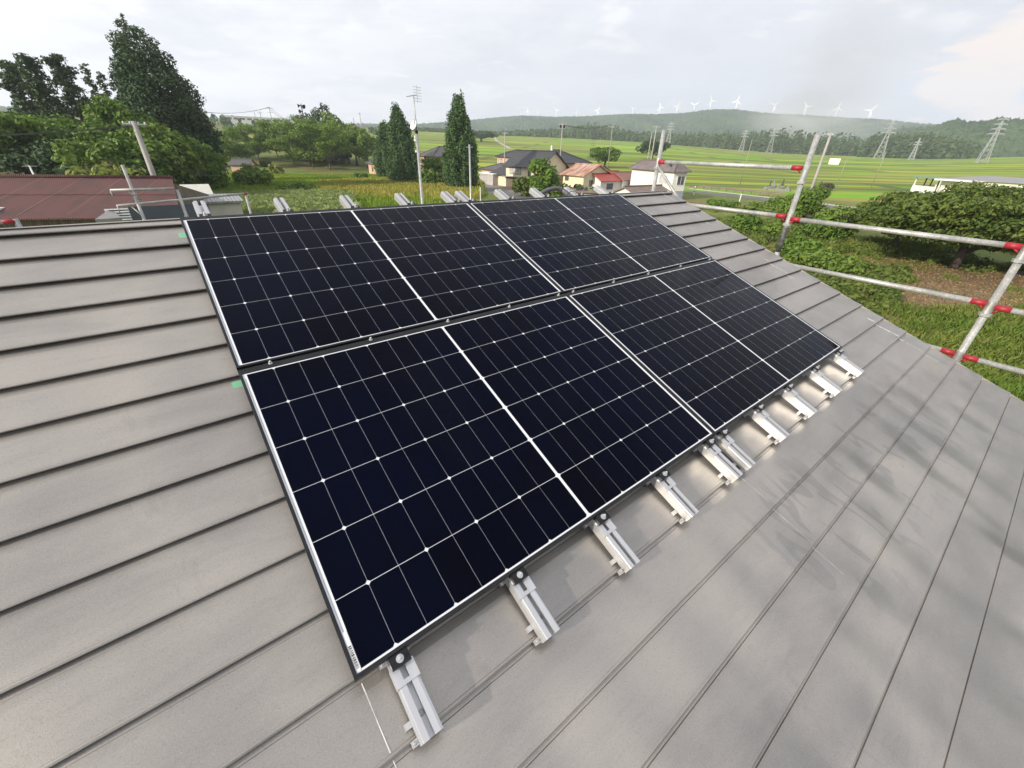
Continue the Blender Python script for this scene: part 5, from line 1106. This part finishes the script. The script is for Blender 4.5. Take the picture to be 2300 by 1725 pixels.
for i, (x, yh, yb) in enumerate(TB):
    d = 2600 if i not in (0, 15) else 3100; b = at(*F(x - .4 * (yb - yh) * (1140 - x) / 2200, yb + 1), d); hb = at(*F(x, yh), d); o = empty('wind_turbine', Vector((hb.x, hb.y, b.z - 4))); h = hb.z - o.location.z; o.rotation_euler.z = R(-azim(*F(x, yh)) + [-25, 15, -10, 20][i % 4])
    MB().tube([(0, 0, 0), (0, 0, h)], [3.0, 2.1], 10).build('tower', M_turb, o, True); MB().box(-2, 2, -4, 6, h - 2, h + 2).build('nacelle', M_turb, o)
    BL = 24 if 6 < i else 19; r0 = (i * 37) % 120
    for k in range(3):
        a = R(r0 + 120 * k); dr = Vector((math.sin(a), 0, math.cos(a))); pr = Vector((math.cos(a), 0, -math.sin(a))); c = Vector((0, -4.6, h)); mb = MB(); sec = []
        for t_, w_ in ((0, 1.4), (.2, 2.8), (1, 1.0)):
            sec.append([mb.pt(c + dr * BL * t_ + pr * (w_ * s) + Vector((0, u, 0))) for s, u in ((-.7, -.25), (1, 0), (-.7, .45))])
        for q0_, q1_ in zip(sec, sec[1:]):
            for j in range(3): mb.f.append([q0_[j], q0_[(j + 1) % 3], q1_[(j + 1) % 3], q1_[j]])
        mb.f.append(sec[0][::-1]); mb.f.append(sec[-1]); mb.build('blade', M_turb, o)
    tag(o, 'white wind ' + LT[i] if not LT[i].startswith(('faint', 'small')) else LT[i].replace('turbine', 'white wind turbine', 1), 'wind turbine', 'wind turbines on the ridge')

# ================================================================== AIR
def vol(name, dens, color, aniso, parent_mesh, noise=None):
    m = bpy.data.materials.new(name); m.use_nodes = True; t = m.node_tree; t.nodes.clear()
    v = t.nodes.new('ShaderNodeVolumePrincipled'); v.inputs['Color'].default_value = (*color, 1); v.inputs['Density'].default_value = dens; v.inputs['Anisotropy'].default_value = aniso
    o = t.nodes.new('ShaderNodeOutputMaterial'); t.links.new(v.outputs[0], o.inputs['Volume']); return m, t, v
hm, ht, hv = vol('haze_air', .00023, (.85, .90, 1.0), .2, None)
hz_ = MB().box(-4600, 4600, -4600, 4600, -1.4, 560).build('haze', hm); hz_['kind'] = 'stuff'; hz_['label'] = 'pale summer haze lying over the far fields and hills'; hz_['category'] = 'haze'

def smoke(name, label, c, axis, rl, rs, dens, color, aniso, nscale):
    # a soft tilted body of smoke: density falls to nothing towards its edge
    import bmesh
    bm = bmesh.new(); bmesh.ops.create_icosphere(bm, subdivisions=3, radius=1); me = bpy.data.meshes.new(name); bm.to_mesh(me); bm.free()
    mm, t, v = vol(name + '_puffs', dens, color, aniso, None); p_ = coord(t)
    ln = t.nodes.new('ShaderNodeVectorMath'); ln.operation = 'LENGTH'; t.links.new(p_, ln.inputs[0])
    fall = tramp(t, ln.outputs['Value'], 1.0, .15); n = tramp(t, tnoise(t, p_, nscale, 5, .6, .8), .36, .72)
    t.links.new(tmath(t, 'MULTIPLY', tmath(t, 'MULTIPLY', fall, n), dens), v.inputs['Density'])
    o = link(name, me, mm); o.matrix_world = Matrix.Translation(c) @ axis.to_track_quat('Z', 'Y').to_matrix().to_4x4() @ Matrix.Diagonal((rs, rs, rl, 1)); stuff(o, label, 'smoke')
lo0, lo1 = at(1655, 268, 1180), at(1930, 272, 1180)
smoke('smoke', 'pale bluish smoke drifting low over the woods in front of the hills', (lo0 + lo1) / 2, (lo1 - lo0).normalized(), 210, 56, .026, (.95, .97, 1.0), .1, 1.6)
hi0, hi1 = at(1720, 250, 1230), at(1900, 60, 1230)
smoke('smoke', 'brownish grey smoke plume rising above the woods into the sky', (hi0 + hi1) / 2, (hi1 - hi0).normalized(), 240, 135, .0065, (.70, .66, .60), .2, 1.3)
